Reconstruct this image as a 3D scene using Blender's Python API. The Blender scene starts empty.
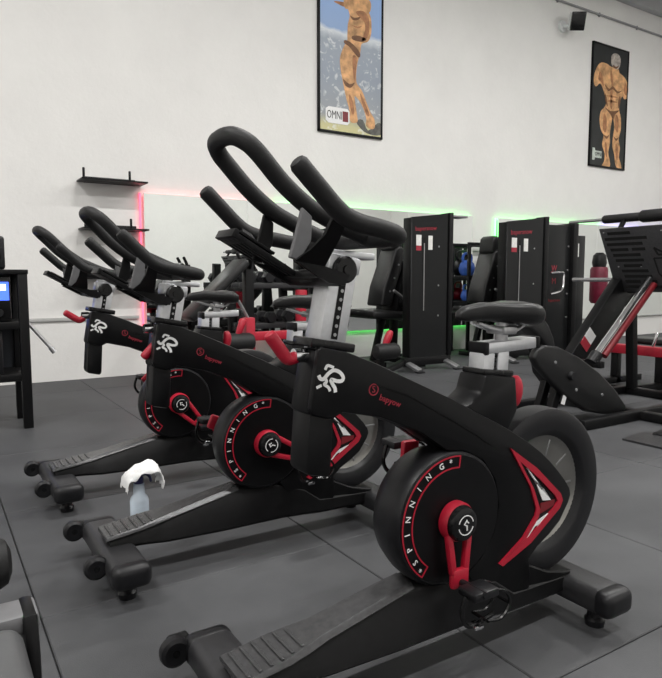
import bpy, bmesh, math, random
from mathutils import Vector, Matrix
random.seed(7)
S = bpy.context.scene
COL = S.collection
PI = math.pi
R = math.radians

# ---------------------------------------------------------------- camera
cam = bpy.data.cameras.new('camera')
cam.sensor_fit = 'HORIZONTAL'; cam.sensor_width = 36.0
cam.lens = 640.0 / 662.0 * 36.0
cam.clip_end = 100
camo = bpy.data.objects.new('camera', cam); COL.objects.link(camo)
_yx = R(57.7); _p = math.atan(61.0 / 640.0)
_vh = Vector((math.cos(_yx), math.sin(_yx), 0)); _rt = Vector((math.sin(_yx), -math.cos(_yx), 0))
_fw = _vh * math.cos(_p) + Vector((0, 0, -math.sin(_p))); _up = _rt.cross(_fw)
camo.matrix_world = Matrix(((_rt.x, _up.x, -_fw.x, 0), (_rt.y, _up.y, -_fw.y, 0), (_rt.z, _up.z, -_fw.z, 1.0), (0, 0, 0, 1)))
S.camera = camo

# ---------------------------------------------------------------- world, lights, exposure
w = bpy.data.worlds.new('world'); S.world = w; w.use_nodes = True
w.node_tree.nodes['Background'].inputs[0].default_value = (1, 1, 1, 1)
w.node_tree.nodes['Background'].inputs[1].default_value = 0.3
S.view_settings.view_transform = 'Standard'
try: S.view_settings.look = 'None'
except Exception: pass
S.view_settings.exposure = 0.28
S.view_settings.gamma = 1.0
S.view_settings.use_curve_mapping = False
LAMPS = [(-1.8, -0.9, 'over the empty floor behind the black media rack'), (2.2, -0.9, 'over the free floor beside the spin bikes'), (6.0, -0.9, 'over the free floor beside the leg press'), (9.8, -0.9, 'over the far free floor away from the mirrors'),
         (-1.8, 2.6, 'above the black media rack'), (2.2, 2.6, 'above the spin bike closest to the wall'), (6.0, 2.6, 'above the weight stack towers'), (9.8, 2.6, 'above the boxing bag')]
LAMP_Z = 5.46; LAMP_W = 100.0

# ---------------------------------------------------------------- materials
MATS = {}
def mat(name, col, rough=0.5, metal=0.0, noise=0.0, nscale=20.0, bump=0.0, bscale=200.0, emit=0.0, spec=0.5, coat=0.0, rvar=0.0, trans=0.0):
    if name in MATS: return MATS[name]
    m = bpy.data.materials.new(name); m.use_nodes = True
    nt = m.node_tree; b = nt.nodes['Principled BSDF']
    b.inputs['Base Color'].default_value = (*col, 1)
    b.inputs['Roughness'].default_value = rough
    b.inputs['Metallic'].default_value = metal
    b.inputs['Specular IOR Level'].default_value = spec
    b.inputs['Coat Weight'].default_value = coat
    if trans: b.inputs['Transmission Weight'].default_value = trans
    if emit:
        b.inputs['Emission Color'].default_value = (*col, 1); b.inputs['Emission Strength'].default_value = emit
    tc = nt.nodes.new('ShaderNodeTexCoord')
    if noise or rvar:
        n = nt.nodes.new('ShaderNodeTexNoise'); n.inputs['Scale'].default_value = nscale; n.inputs['Detail'].default_value = 6
        nt.links.new(tc.outputs['Object'], n.inputs['Vector'])
        if noise:
            r = nt.nodes.new('ShaderNodeValToRGB')
            r.color_ramp.elements[0].position = 0.3; r.color_ramp.elements[1].position = 0.7
            r.color_ramp.elements[0].color = (*[c * (1 - noise) for c in col], 1)
            r.color_ramp.elements[1].color = (*[min(1, c * (1 + noise)) for c in col], 1)
            nt.links.new(n.outputs['Fac'], r.inputs['Fac']); nt.links.new(r.outputs['Color'], b.inputs['Base Color'])
        if rvar:
            mr = nt.nodes.new('ShaderNodeMapRange')
            mr.inputs['To Min'].default_value = max(0, rough - rvar); mr.inputs['To Max'].default_value = min(1, rough + rvar)
            nt.links.new(n.outputs['Fac'], mr.inputs['Value']); nt.links.new(mr.outputs['Result'], b.inputs['Roughness'])
    if bump:
        n2 = nt.nodes.new('ShaderNodeTexNoise'); n2.inputs['Scale'].default_value = bscale; n2.inputs['Detail'].default_value = 4
        nt.links.new(tc.outputs['Object'], n2.inputs['Vector'])
        bp = nt.nodes.new('ShaderNodeBump'); bp.inputs['Strength'].default_value = bump; bp.inputs['Distance'].default_value = 0.01
        nt.links.new(n2.outputs['Fac'], bp.inputs['Height']); nt.links.new(bp.outputs['Normal'], b.inputs['Normal'])
    MATS[name] = m; return m

BLACK = mat('black_powder_coat', (0.0055, 0.0055, 0.006), 0.40, 0, 0.2, 60, 0.04, 900, spec=0.20)
GLOSS = mat('black_gloss_plastic', (0.005, 0.005, 0.0055), 0.26, 0, rvar=0.05, nscale=8, spec=0.35)
SHELL = mat('black_moulded_shell', (0.0045, 0.0045, 0.005), 0.34, 0, 0.15, 30, spec=0.18)
FOAM = mat('black_foam_grip', (0.011, 0.011, 0.0115), 0.52, 0, 0.2, 80, 0.12, 600, spec=0.32)
RUBBER = mat('black_rubber', (0.008, 0.008, 0.0095), 0.38, 0, 0.2, 50, 0.04, 500, spec=0.36)
VINYL = mat('black_vinyl', (0.010, 0.010, 0.0105), 0.36, 0, 0.15, 30, 0.08, 500, spec=0.34)
GREY_SHEEN = mat('black_plate_grey_sheen', (0.13, 0.13, 0.135), 0.45, 0, 0.1, 40)  # black plate with its grey sheen put into the colour
TEXT_GREY = mat('textured_grey_step', (0.075, 0.075, 0.078), 0.24, 0.4, 0.15, 60, 0.08, 700)
STAB = mat('charcoal_stabiliser', (0.022, 0.022, 0.024), 0.42, 0, 0.15, 60, 0.1, 900)
ALU = mat('brushed_aluminium', (0.62, 0.63, 0.65), 0.36, 0.85, 0.06, 60)
CHROME = mat('chrome', (0.80, 0.80, 0.82), 0.12, 1.0, rvar=0.03, nscale=10)
STEEL = mat('satin_steel', (0.42, 0.42, 0.43), 0.38, 0.9, 0.08, 50)
DISC = mat('brushed_flywheel_metal', (0.27, 0.265, 0.25), 0.32, 0.9, 0.2, 8)
RED = mat('red_paint', (0.40, 0.009, 0.028), 0.38, 0, 0.08, 30)
REDDK = mat('dark_red_decal_and_reflection', (0.17, 0.006, 0.012), 0.45, 0, 0.1, 30)
REDTXT = mat('red_lettering', (0.30, 0.018, 0.035), 0.5, 0, 0.1, 60)
WHITE = mat('white_print', (0.80, 0.80, 0.80), 0.5, 0, 0.04, 60)
WPL = mat('white_plastic', (0.78, 0.79, 0.80), 0.4, 0, 0.03, 30)
CLOTH = mat('white_cloth', (0.82, 0.82, 0.82), 0.9, 0, 0.05, 40, 0.3, 60)
LBLUE = mat('pale_blue_translucent_plastic', (0.72, 0.82, 0.93), 0.25, 0, 0.05, 30)
NAVY = mat('navy_plastic', (0.03, 0.03, 0.12), 0.4, 0, 0.1, 30)
CONC = mat('subfloor_concrete', (0.02, 0.02, 0.02), 0.9, 0, 0.2, 10)
BLUEP = mat('blue_vinyl_coat', (0.03, 0.10, 0.42), 0.5, 0, 0.1, 30)
GREENP = mat('green_rubber', (0.03, 0.42, 0.13), 0.5, 0, 0.1, 30)

def wall_mat():
    m = bpy.data.materials.new('white_painted_plaster'); m.use_nodes = True
    nt = m.node_tree; b = nt.nodes['Principled BSDF']; b.inputs['Roughness'].default_value = 0.75; b.inputs['Specular IOR Level'].default_value = 0.25
    tc = nt.nodes.new('ShaderNodeTexCoord')
    n = nt.nodes.new('ShaderNodeTexNoise'); n.inputs['Scale'].default_value = 1.3; n.inputs['Detail'].default_value = 9; n.inputs['Roughness'].default_value = 0.65
    r = nt.nodes.new('ShaderNodeValToRGB')
    r.color_ramp.elements[0].position = 0.30; r.color_ramp.elements[0].color = (0.755, 0.745, 0.728, 1)
    r.color_ramp.elements[1].position = 0.70; r.color_ramp.elements[1].color = (0.815, 0.805, 0.785, 1)
    n2 = nt.nodes.new('ShaderNodeTexNoise'); n2.inputs['Scale'].default_value = 14; n2.inputs['Detail'].default_value = 8; n2.inputs['Roughness'].default_value = 0.7
    bp = nt.nodes.new('ShaderNodeBump'); bp.inputs['Strength'].default_value = 0.22; bp.inputs['Distance'].default_value = 0.015
    for k in (n, n2): nt.links.new(tc.outputs['Object'], k.inputs['Vector'])
    nt.links.new(n.outputs['Fac'], r.inputs['Fac']); nt.links.new(r.outputs['Color'], b.inputs['Base Color'])
    nt.links.new(n2.outputs['Fac'], bp.inputs['Height']); nt.links.new(bp.outputs['Normal'], b.inputs['Normal'])
    return m
WALL = wall_mat()

def mat_rubber_mat():
    m = bpy.data.materials.new('charcoal_rubber_mat'); m.use_nodes = True
    nt = m.node_tree; b = nt.nodes['Principled BSDF']; b.inputs['Specular IOR Level'].default_value = 0.35
    g = nt.nodes.new('ShaderNodeNewGeometry')
    n = nt.nodes.new('ShaderNodeTexNoise'); n.inputs['Scale'].default_value = 1.6; n.inputs['Detail'].default_value = 9; n.inputs['Roughness'].default_value = 0.6
    r = nt.nodes.new('ShaderNodeValToRGB')
    r.color_ramp.elements[0].position = 0.32; r.color_ramp.elements[0].color = (0.046, 0.047, 0.0505, 1)
    r.color_ramp.elements[1].position = 0.72; r.color_ramp.elements[1].color = (0.086, 0.0875, 0.092, 1)  # wide tone range also paints pale glare patches into the mats
    mr = nt.nodes.new('ShaderNodeMapRange'); mr.inputs['To Min'].default_value = 0.50; mr.inputs['To Max'].default_value = 0.72
    n2 = nt.nodes.new('ShaderNodeTexNoise'); n2.inputs['Scale'].default_value = 260; n2.inputs['Detail'].default_value = 3
    bp = nt.nodes.new('ShaderNodeBump'); bp.inputs['Strength'].default_value = 0.12; bp.inputs['Distance'].default_value = 0.004
    nt.links.new(g.outputs['Position'], n.inputs['Vector']); nt.links.new(g.outputs['Position'], n2.inputs['Vector'])
    nt.links.new(n.outputs['Fac'], r.inputs['Fac']); nt.links.new(r.outputs['Color'], b.inputs['Base Color'])
    nt.links.new(n.outputs['Fac'], mr.inputs['Value']); nt.links.new(mr.outputs['Result'], b.inputs['Roughness'])
    nt.links.new(n2.outputs['Fac'], bp.inputs['Height']); nt.links.new(bp.outputs['Normal'], b.inputs['Normal'])
    return m
MATFLOOR = mat_rubber_mat()
MIRROR = mat('mirror_glass', (0.86, 0.89, 0.87), 0.01, 1.0, rvar=0.005, nscale=3)
CEIL = mat('white_ceiling', (0.70, 0.70, 0.69), 0.8, 0, 0.03, 3)

# ---------------------------------------------------------------- mesh helpers
def sharp(me, ang=0.6):
    for p in me.polygons: p.use_smooth = True
    try: me.set_sharp_from_angle(angle=ang)
    except Exception: pass

def obj(name, bm, m, parent=None, loc=None, ang=0.6):
    bmesh.ops.recalc_face_normals(bm, faces=bm.faces[:])
    me = bpy.data.meshes.new(name); bm.to_mesh(me); bm.free(); sharp(me, ang)
    me.materials.append(m)
    o = bpy.data.objects.new(name, me); COL.objects.link(o)
    if parent: o.parent = parent
    if loc: o.location = loc
    return o

def tag(o, label, cat, group=None):
    o['label'] = label; o['category'] = cat
    if group: o['group'] = group
    return o

def thing(name, label, cat, loc=(0, 0, 0), rz=0, group=None):
    o = bpy.data.objects.new(name, None); COL.objects.link(o)
    o.location = loc; o.rotation_euler = (0, 0, rz); o.empty_display_size = 0.1
    return tag(o, label, cat, group)

def struct(o):
    o['kind'] = 'structure'; return o

def B(): return bmesh.new()

def merge(dst, src):
    me = bpy.data.meshes.new('tmp'); src.to_mesh(me); src.free(); dst.from_mesh(me); bpy.data.meshes.remove(me)

def bevel(bm, w, seg=2, ang=0.5):
    es = [e for e in bm.edges if len(e.link_faces) == 2 and e.calc_face_angle(0) > ang]
    if es and w > 0: bmesh.ops.bevel(bm, geom=es, offset=w, segments=seg, affect='EDGES', profile=0.5, clamp_overlap=True)

def box(bm, c, s, rot=None, bev=0.0, seg=2):
    t = bmesh.new(); bmesh.ops.create_cube(t, size=1.0)
    bmesh.ops.scale(t, vec=Vector(s), verts=t.verts)
    if bev: bevel(t, bev, seg)
    M = Matrix.Translation(Vector(c))
    if rot is not None: M = M @ rot
    bmesh.ops.transform(t, matrix=M, verts=t.verts)
    merge(bm, t); return bm

def ry(a): return Matrix.Rotation(a, 4, 'Y')
def rx(a): return Matrix.Rotation(a, 4, 'X')
def rz_(a): return Matrix.Rotation(a, 4, 'Z')

def prism(bm, pts, y0, y1, bev=0.0, seg=2, plane='XZ'):
    t = bmesh.new()
    def P(a, b, y):
        return (a, y, b) if plane == 'XZ' else ((a, b, y) if plane == 'XY' else (y, a, b))
    v0 = [t.verts.new(P(a, b, y0)) for a, b in pts]; v1 = [t.verts.new(P(a, b, y1)) for a, b in pts]
    t.faces.new(v0); t.faces.new(list(reversed(v1)))
    n = len(pts)
    for i in range(n):
        t.faces.new([v0[i], v1[i], v1[(i + 1) % n], v0[(i + 1) % n]])
    bmesh.ops.recalc_face_normals(t, faces=t.faces[:])
    if bev: bevel(t, bev, seg)
    merge(bm, t); return bm

def ring_prism(bm, outer, inner, y0, y1):
    """flat frame: same number of points outside and inside (X,Z)"""
    n = len(outer)
    o0 = [bm.verts.new((a, y0, b)) for a, b in outer]; i0 = [bm.verts.new((a, y0, b)) for a, b in inner]
    o1 = [bm.verts.new((a, y1, b)) for a, b in outer]; i1 = [bm.verts.new((a, y1, b)) for a, b in inner]
    for k in range(n):
        j = (k + 1) % n
        bm.faces.new([o0[k], o0[j], i0[j], i0[k]]); bm.faces.new([o1[k], i1[k], i1[j], o1[j]])
        bm.faces.new([o0[k], o1[k], o1[j], o0[j]]); bm.faces.new([i0[k], i0[j], i1[j], i1[k]])
    return bm

def crom(pts, n=6, closed=False):
    P = [Vector(p) for p in pts]; out = []
    m = len(P); rng = m if closed else m - 1
    for i in range(rng):
        p0 = P[(i - 1) % m] if closed or i > 0 else P[0] * 2 - P[1]
        p1 = P[i]; p2 = P[(i + 1) % m]
        p3 = P[(i + 2) % m] if closed or i + 2 < m else P[-1] * 2 - P[-2]
        for k in range(n):
            t = k / n
            out.append(0.5 * ((2 * p1) + (p2 - p0) * t + (2 * p0 - 5 * p1 + 4 * p2 - p3) * t * t + (3 * p1 - p0 - 3 * p2 + p3) * t ** 3))
    if not closed: out.append(P[-1])
    return out

def tube(bm, pts, r, n=10, closed=False, dome=False):
    P = [Vector(p) for p in pts]; m = len(P)
    if isinstance(r, (int, float)): r = [r] * m
    if dome and not closed:
        d0 = (P[0] - P[1]).normalized(); d1 = (P[-1] - P[-2]).normalized()
        P = [P[0] + d0 * r[0] * 0.55, P[0] + d0 * r[0] * 0.4] + P + [P[-1] + d1 * r[-1] * 0.4, P[-1] + d1 * r[-1] * 0.55]
        r = [r[0] * 0.45, r[0] * 0.8] + list(r) + [r[-1] * 0.8, r[-1] * 0.45]; m = len(P)
    T = []
    for i in range(m):
        a = P[(i - 1) % m] if closed or i > 0 else P[i]; b = P[(i + 1) % m] if closed or i < m - 1 else P[i]
        T.append((b - a).normalized())
    ref = Vector((0, 0, 1)) if abs(T[0].z) < 0.9 else Vector((1, 0, 0))
    N = (ref - T[0] * ref.dot(T[0])).normalized(); rings = []
    for i in range(m):
        N = (N - T[i] * N.dot(T[i])).normalized(); Bv = T[i].cross(N)
        rings.append([bm.verts.new(P[i] + (N * math.cos(2 * PI * k / n) + Bv * math.sin(2 * PI * k / n)) * r[i]) for k in range(n)])
    for i in range(m if closed else m - 1):
        a = rings[i]; b = rings[(i + 1) % m]
        for k in range(n): bm.faces.new([a[k], a[(k + 1) % n], b[(k + 1) % n], b[k]])
    if not closed:
        bm.faces.new(list(reversed(rings[0]))); bm.faces.new(rings[-1])
    return bm

def cyl(bm, p0, p1, r, n=16): return tube(bm, [p0, p1], r, n)

def lathe(bm, prof, c=(0, 0, 0), axis='Y', n=40, closed=False):
    """prof: (radius, offset along axis)"""
    c = Vector(c)
    def P(r, t, a):
        u, v = r * math.cos(a), r * math.sin(a)
        return c + (Vector((u, t, v)) if axis == 'Y' else Vector((u, v, t)) if axis == 'Z' else Vector((t, u, v)))
    rings = []
    for r, t in prof:
        if r < 1e-6: rings.append([bm.verts.new(P(0, t, 0))])
        else: rings.append([bm.verts.new(P(r, t, 2 * PI * k / n)) for k in range(n)])
    L = len(rings)
    for i in range(L if closed else L - 1):
        a = rings[i]; b = rings[(i + 1) % L]
        if len(a) == 1 and len(b) == 1: continue
        for k in range(n):
            j = (k + 1) % n
            if len(a) == 1: bm.faces.new([a[0], b[k], b[j]])
            elif len(b) == 1: bm.faces.new([a[k], a[j], b[0]])
            else: bm.faces.new([a[k], a[j], b[j], b[k]])
    return bm

def beam(bm, p0, p1, wy, wz, bev=0.006, up=None):
    """rectangular bar between two points"""
    a, b = Vector(p0), Vector(p1); d = b - a; L = d.length; d.normalize()
    u = Vector(up) if up else (Vector((0, 1, 0)) if abs(d.y) < 0.8 else Vector((1, 0, 0)))
    u = (u - d * u.dot(d)).normalized(); v = d.cross(u)
    M = Matrix(((d.x, u.x, v.x, 0), (d.y, u.y, v.y, 0), (d.z, u.z, v.z, 0), (0, 0, 0, 1)))
    return box(bm, (a + b) / 2, (L, wy, wz), M, bev)

def ribbon(bm, pts, wid, y0, y1):
    """stroke in the XZ plane with a width, thickness y0..y1"""
    P = [Vector((a, 0, b)) for a, b in pts]; m = len(P); rows = []
    for i in range(m):
        t = (P[min(i + 1, m - 1)] - P[max(i - 1, 0)]).normalized(); nn = Vector((-t.z, 0, t.x))
        wd = wid[i] if isinstance(wid, list) else wid
        rows.append([P[i] + nn * wd / 2, P[i] - nn * wd / 2])
    V = [[bm.verts.new((q.x, y, q.z)) for y in (y0, y1) for q in r] for r in rows]
    for i in range(m - 1):
        a, b = V[i], V[i + 1]
        bm.faces.new([a[0], a[1], b[1], b[0]]); bm.faces.new([a[2], b[2], b[3], a[3]])
        bm.faces.new([a[0], b[0], b[2], a[2]]); bm.faces.new([a[1], a[3], b[3], b[1]])
    bm.faces.new([V[0][0], V[0][2], V[0][3], V[0][1]]); bm.faces.new([V[-1][0], V[-1][1], V[-1][3], V[-1][2]])
    return bm

def text_bm(s, size, depth=0.0008, align='CENTER'):
    cu = bpy.data.curves.new('t', 'FONT'); cu.body = s; cu.size = size; cu.align_x = align; cu.align_y = 'CENTER'
    cu.extrude = depth; cu.resolution_u = 2
    o = bpy.data.objects.new('t', cu); COL.objects.link(o)
    bpy.context.view_layer.update()
    me = bpy.data.meshes.new_from_object(o.evaluated_get(bpy.context.evaluated_depsgraph_get()))
    bm = bmesh.new(); bm.from_mesh(me); bpy.data.meshes.remove(me); bpy.data.objects.remove(o); bpy.data.curves.remove(cu)
    return bm
TXZ = Matrix(((1, 0, 0, 0), (0, 0, -1, 0), (0, 1, 0, 0), (0, 0, 0, 1)))   # text plane -> XZ plane facing -Y
def text_on(bm, s, size, M, depth=0.0008, align='CENTER'):
    t = text_bm(s, size, depth, align); bmesh.ops.transform(t, matrix=M @ TXZ, verts=t.verts); merge(bm, t); return bm

def copy_tree(o, parent=None):
    c = o.copy(); COL.objects.link(c)
    if parent: c.parent = parent
    for ch in list(o.children): copy_tree(ch, c)
    return c

# ================================================================ THE ROOM
X0, X1, Y0, Y1, ZC = -3.76, 13.24, -4.02, 6.65, 5.75
f = struct(obj('floor', box(B(), ((X0 + X1) / 2, (Y0 + Y1) / 2, -0.06), (X1 - X0, Y1 - Y0, 0.08)), CONC))
def matmesh(sx, sy):
    return prism(B(), [(0.0018, 0.0018), (sx - 0.0018, 0.0018), (sx - 0.0018, sy - 0.0018), (0.0018, sy - 0.0018)], -0.02, 0.0, 0.003, 1, 'XY')
m_full = None; m_part = None
for i in range(17):
    for j in range(11):
        x = X0 + i * 1.0; y = Y0 + j * 1.0
        full = j < 10
        src = m_full if full else m_part
        if src is None:
            o = obj('rubber_mat', matmesh(1.0, 1.0 if full else Y1 - y), MATFLOOR, f)
            if full: m_full = o
            else: m_part = o
        else:
            o = src.copy(); COL.objects.link(o)
        o.location = (x, y, 0)
def wall(name, c, s, m=WALL): return struct(obj(name, box(B(), c, s), m))
xm, ym = (X0 + X1) / 2, (Y0 + Y1) / 2
wall('wall_back', (xm, Y1 + 0.1, ZC / 2), (X1 - X0 + .4, 0.2, ZC + 0.2))
wall('wall_front', (xm, Y0 - 0.1, ZC / 2), (X1 - X0 + .4, 0.2, ZC + 0.2))
wall('wall_left', (X0 - 0.1, ym, ZC / 2), (0.2, Y1 - Y0, ZC + 0.2))
wall('wall_right', (X1 + 0.1, ym, ZC / 2), (0.2, Y1 - Y0, ZC + 0.2))
wall('ceiling', (xm, ym, ZC + 0.1), (X1 - X0, Y1 - Y0, 0.2), CEIL)
struct(obj('trim_1', box(B(), (xm, Y1 - 0.06, 5.56), (X1 - X0, 0.12, 0.24), None, 0.01), mat('grey_steel_beam', (0.42, 0.42, 0.43), 0.5, 0, 0.05, 4)))
bm = B(); tube(bm, [(4, Y1 - 0.02, 5.13), (X1, Y1 - 0.02, 5.13)], 0.016, 10)
for x in range(5, 13): box(bm, (x + .2, Y1 - 0.012, 5.13), (0.02, 0.024, 0.06))
struct(obj('trim_2', bm, mat('grey_conduit', (0.30, 0.30, 0.31), 0.5, 0.3, 0.05, 10)))
bm = B(); box(bm, ((X0 + 1.85) / 2, Y1 - 0.012, 0.60), (1.85 - X0, 0.024, 0.035), None, 0.006)
struct(obj('trim_3', bm, mat('pale_grey_conduit', (0.45, 0.45, 0.44), 0.6, 0, 0.06, 10)))

# ceiling lamps: real fittings that light the room
LED = mat('lamp_diffuser', (1.0, 0.985, 0.96), 0.5, 0, emit=6.0)
for i, (x, y, where) in enumerate(LAMPS):
    t = thing('ceiling_lamp', 'long white linear ceiling lamp ' + where, 'ceiling lamp', (x, y, LAMP_Z), 0, 'ceiling lamps')
    obj('housing', box(B(), (0, 0, 0.05), (1.2, 0.24, 0.08), None, 0.01), WPL, t)
    obj('diffuser', box(B(), (0, 0, 0.006), (1.16, 0.20, 0.012)), LED, t)
    for s in (-0.5, 0.5): obj('hanger', cyl(B(), (s, 0, 0.085), (s, 0, ZC - LAMP_Z), 0.006, 6), STEEL, t)
    la = bpy.data.lights.new('lamp_light', 'AREA'); la.shape = 'RECTANGLE'; la.size = 1.16; la.size_y = 0.20
    la.energy = LAMP_W; la.color = (1.0, 0.985, 0.96)
    lo = bpy.data.objects.new('lamp_light', la); COL.objects.link(lo); lo.parent = t; lo.location = (0, 0, -0.01)

# ---------------------------------------------------------------- mirrors with LED strips
def led(name, label, p0, p1, col, e):
    m = mat('led_' + name, col, 0.5, 0, emit=e)
    o = obj('led_strip', tube(B(), [p0, p1], 0.010, 8), m); tag(o, label, 'led strip', 'led strips round the mirrors'); return o
def mirror(label, xa, xb, za, zb):
    n = 4 if xb - xa > 3 else 3
    t = thing('wall_mirror', label, 'mirror', ((xa + xb) / 2, Y1 - 0.045, za))
    wd = (xb - xa) / n
    for k in range(n):
        obj('mirror_pane', box(B(), (-(xb - xa) / 2 + wd * (k + .5), 0.0, (zb - za) / 2), (wd - 0.0006, 0.012, zb - za), None, 0.002, 1), MIRROR, t)
    obj('backing_board', box(B(), (0, 0.025, (zb - za) / 2), (xb - xa - 0.24, 0.036, zb - za - 0.24)), WPL, t)
MZ0, MZ1 = 0.34, 1.86
mirror('long frameless wall mirror beside the small wall shelves', 1.92, 6.52, MZ0, MZ1)
mirror('wall mirror behind the weight stack towers', 7.02, 11.6, MZ0, MZ1)
yl = Y1 - 0.016; ZT = MZ1 - 0.016; ZB = MZ0 + 0.016
led('red', 'red led strip running up the mirror edge next to the wall shelves', (1.893, yl, MZ0), (1.893, yl, MZ1), (1.0, 0.10, 0.18), 2.2)
led('pink', 'pink led strip behind the mirror top next to the wall shelves', (1.93, yl, ZT), (3.4, yl, ZT), (1.0, 0.20, 0.20), 4)
led('green', 'green led strip behind the mirror top near the weight machines', (3.42, yl, ZT), (6.50, yl, ZT), (0.10, 1.0, 0.14), 7)
led('dim_green', 'green led strip under the mirror by the weight machines', (3.42, yl, ZB), (6.50, yl, ZB), (0.10, 1.0, 0.14), 3.5)
led('pink', 'pink led strip under the mirror next to the wall shelves', (1.93, yl, ZB), (3.4, yl, ZB), (1.0, 0.20, 0.20), 4)
led('green', 'upright green led strip on the mirror edge behind the weight stack tower', (7.0, yl, MZ0), (7.0, yl, MZ1), (0.10, 1.0, 0.14), 7)
led('green', 'green led strip behind the mirror top at the weight stack towers', (7.04, yl, ZT), (9.4, yl, ZT), (0.10, 1.0, 0.14), 7)
led('violet', 'violet led strip behind the mirror top beyond the weight stack towers', (9.42, yl, ZT), (11.55, yl, ZT), (0.35, 0.3, 1.0), 7)

# ---------------------------------------------------------------- wall shelves
for k, (z, lab) in enumerate([(1.935, 'topmost thin black wall shelf with two upright pegs'), (1.475, 'middle thin black wall shelf with two upright pegs'), (1.0, 'lowest thin black wall shelf, behind the bike handlebars')]):
    t = thing('wall_shelf', lab, 'shelf', (1.60, Y1, z))
    obj('shelf_board', box(B(), (0, -0.13, 0), (0.62, 0.26, 0.016), None, 0.003), BLACK, t)
    for s in (-0.28, 0.15): obj('peg', tube(B(), [(s, -0.19, 0.006), (s, -0.19, 0.10)], 0.012, 10, dome=True), BLACK, t)
    obj('back_plate', box(B(), (0, -0.008, 0.02), (0.5, 0.016, 0.06), None, 0.002), BLACK, t)

# ---------------------------------------------------------------- posters
SKIN = mat('printed_skin', (0.36, 0.16, 0.07), 0.6, 0, 0.4, 14)
SKINL = mat('printed_light_skin', (0.60, 0.33, 0.15), 0.6, 0, 0.45, 11)
SKIND = mat('printed_brown', (0.16, 0.07, 0.03), 0.6, 0, 0.3, 12)
def flat(name, pts, mt, par, y):
    bm = B(); prism(bm, pts, y, y + 0.0012); return obj(name, bm, mt, par)
def sm(pts, n=5): return [(p.x, p.z) for p in crom([(a, 0, b) for a, b in pts], n, True)]
def poster(label, xa, xb, za, zb, bgm):
    t = thing('framed_poster', label, 'poster', ((xa + xb) / 2, Y1, za))
    W, H = xb - xa, zb - za
    obj('backing', box(B(), (0, -0.012, H / 2), (W, 0.022, H)), BLACK, t)
    obj('print', box(B(), (0, -0.0245, H / 2), (W - 0.05, 0.003, H - 0.05)), bgm, t)
    bm = B()
    for sx in (-1, 1): box(bm, (sx * (W / 2 - 0.013), -0.022, H / 2), (0.026, 0.024, H), None, 0.003)
    for z in (0.013, H - 0.013): box(bm, (0, -0.022, z), (W, 0.024, 0.026), None, 0.003)
    obj('frame', bm, BLACK, t)
    return t, W, H
# poster 1: sky, surf and a leaning posing figure
def surf():
    m = bpy.data.materials.new('printed_sea_and_sky'); m.use_nodes = True
    nt = m.node_tree; b = nt.nodes['Principled BSDF']; b.inputs['Roughness'].default_value = 0.45
    tc = nt.nodes.new('ShaderNodeTexCoord'); sp = nt.nodes.new('ShaderNodeSeparateXYZ'); nt.links.new(tc.outputs['Object'], sp.inputs[0])
    r = nt.nodes.new('ShaderNodeValToRGB'); mr = nt.nodes.new('ShaderNodeMapRange'); mr.inputs['From Max'].default_value = 1.95
    n = nt.nodes.new('ShaderNodeTexNoise'); n.inputs['Scale'].default_value = 5; n.inputs['Detail'].default_value = 6
    ad = nt.nodes.new('ShaderNodeMath'); ad.operation = 'MULTIPLY_ADD'; ad.inputs[1].default_value = 0.10
    nt.links.new(tc.outputs['Object'], n.inputs['Vector'])
    nt.links.new(n.outputs['Fac'], ad.inputs[0]); nt.links.new(sp.outputs['Z'], mr.inputs['Value']); nt.links.new(mr.outputs['Result'], ad.inputs[2])
    nt.links.new(ad.outputs[0], r.inputs['Fac'])
    cr = r.color_ramp
    stops = [(0.0, (0.62, 0.58, 0.26)), (0.10, (0.55, 0.52, 0.28)), (0.17, (0.30, 0.32, 0.34)), (0.40, (0.26, 0.30, 0.36)), (0.60, (0.30, 0.34, 0.40)), (0.655, (0.62, 0.66, 0.70)), (0.68, (0.26, 0.38, 0.62)), (0.9, (0.30, 0.46, 0.78)), (1.0, (0.26, 0.42, 0.76))]
    cr.elements[0].position, cr.elements[0].color = stops[0][0], (*stops[0][1], 1)
    cr.elements[1].position, cr.elements[1].color = stops[-1][0], (*stops[-1][1], 1)
    for p, c in stops[1:-1]:
        e = cr.elements.new(p); e.color = (*c, 1)
    n2 = nt.nodes.new('ShaderNodeTexNoise'); n2.inputs['Scale'].default_value = 9; n2.inputs['Detail'].default_value = 7; n2.inputs['Distortion'].default_value = 1.5
    nt.links.new(tc.outputs['Object'], n2.inputs['Vector'])
    r2 = nt.nodes.new('ShaderNodeValToRGB'); r2.color_ramp.elements[0].position = 0.56; r2.color_ramp.elements[1].position = 0.66
    nt.links.new(n2.outputs['Fac'], r2.inputs['Fac'])
    lt = nt.nodes.new('ShaderNodeMath'); lt.operation = 'LESS_THAN'; lt.inputs[1].default_value = 0.66; nt.links.new(ad.outputs[0], lt.inputs[0])
    mu = nt.nodes.new('ShaderNodeMath'); mu.operation = 'MULTIPLY'; nt.links.new(lt.outputs[0], mu.inputs[0]); nt.links.new(r2.outputs['Color'], mu.inputs[1])
    mu2 = nt.nodes.new('ShaderNodeMath'); mu2.operation = 'MULTIPLY'; mu2.inputs[1].default_value = 0.6; nt.links.new(mu.outputs[0], mu2.inputs[0])
    mx = nt.nodes.new('ShaderNodeMix'); mx.data_type = 'RGBA'; mx.inputs['B'].default_value = (0.72, 0.74, 0.74, 1)
    nt.links.new(mu2.outputs[0], mx.inputs['Factor']); nt.links.new(r.outputs['Color'], mx.inputs['A']); nt.links.new(mx.outputs['Result'], b.inputs['Base Color'])
    return m
p1, W1, H1 = poster('framed poster of a posing bodybuilder before blue sky and surf', 4.01, 4.95, 2.73, 4.66, surf())
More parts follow.
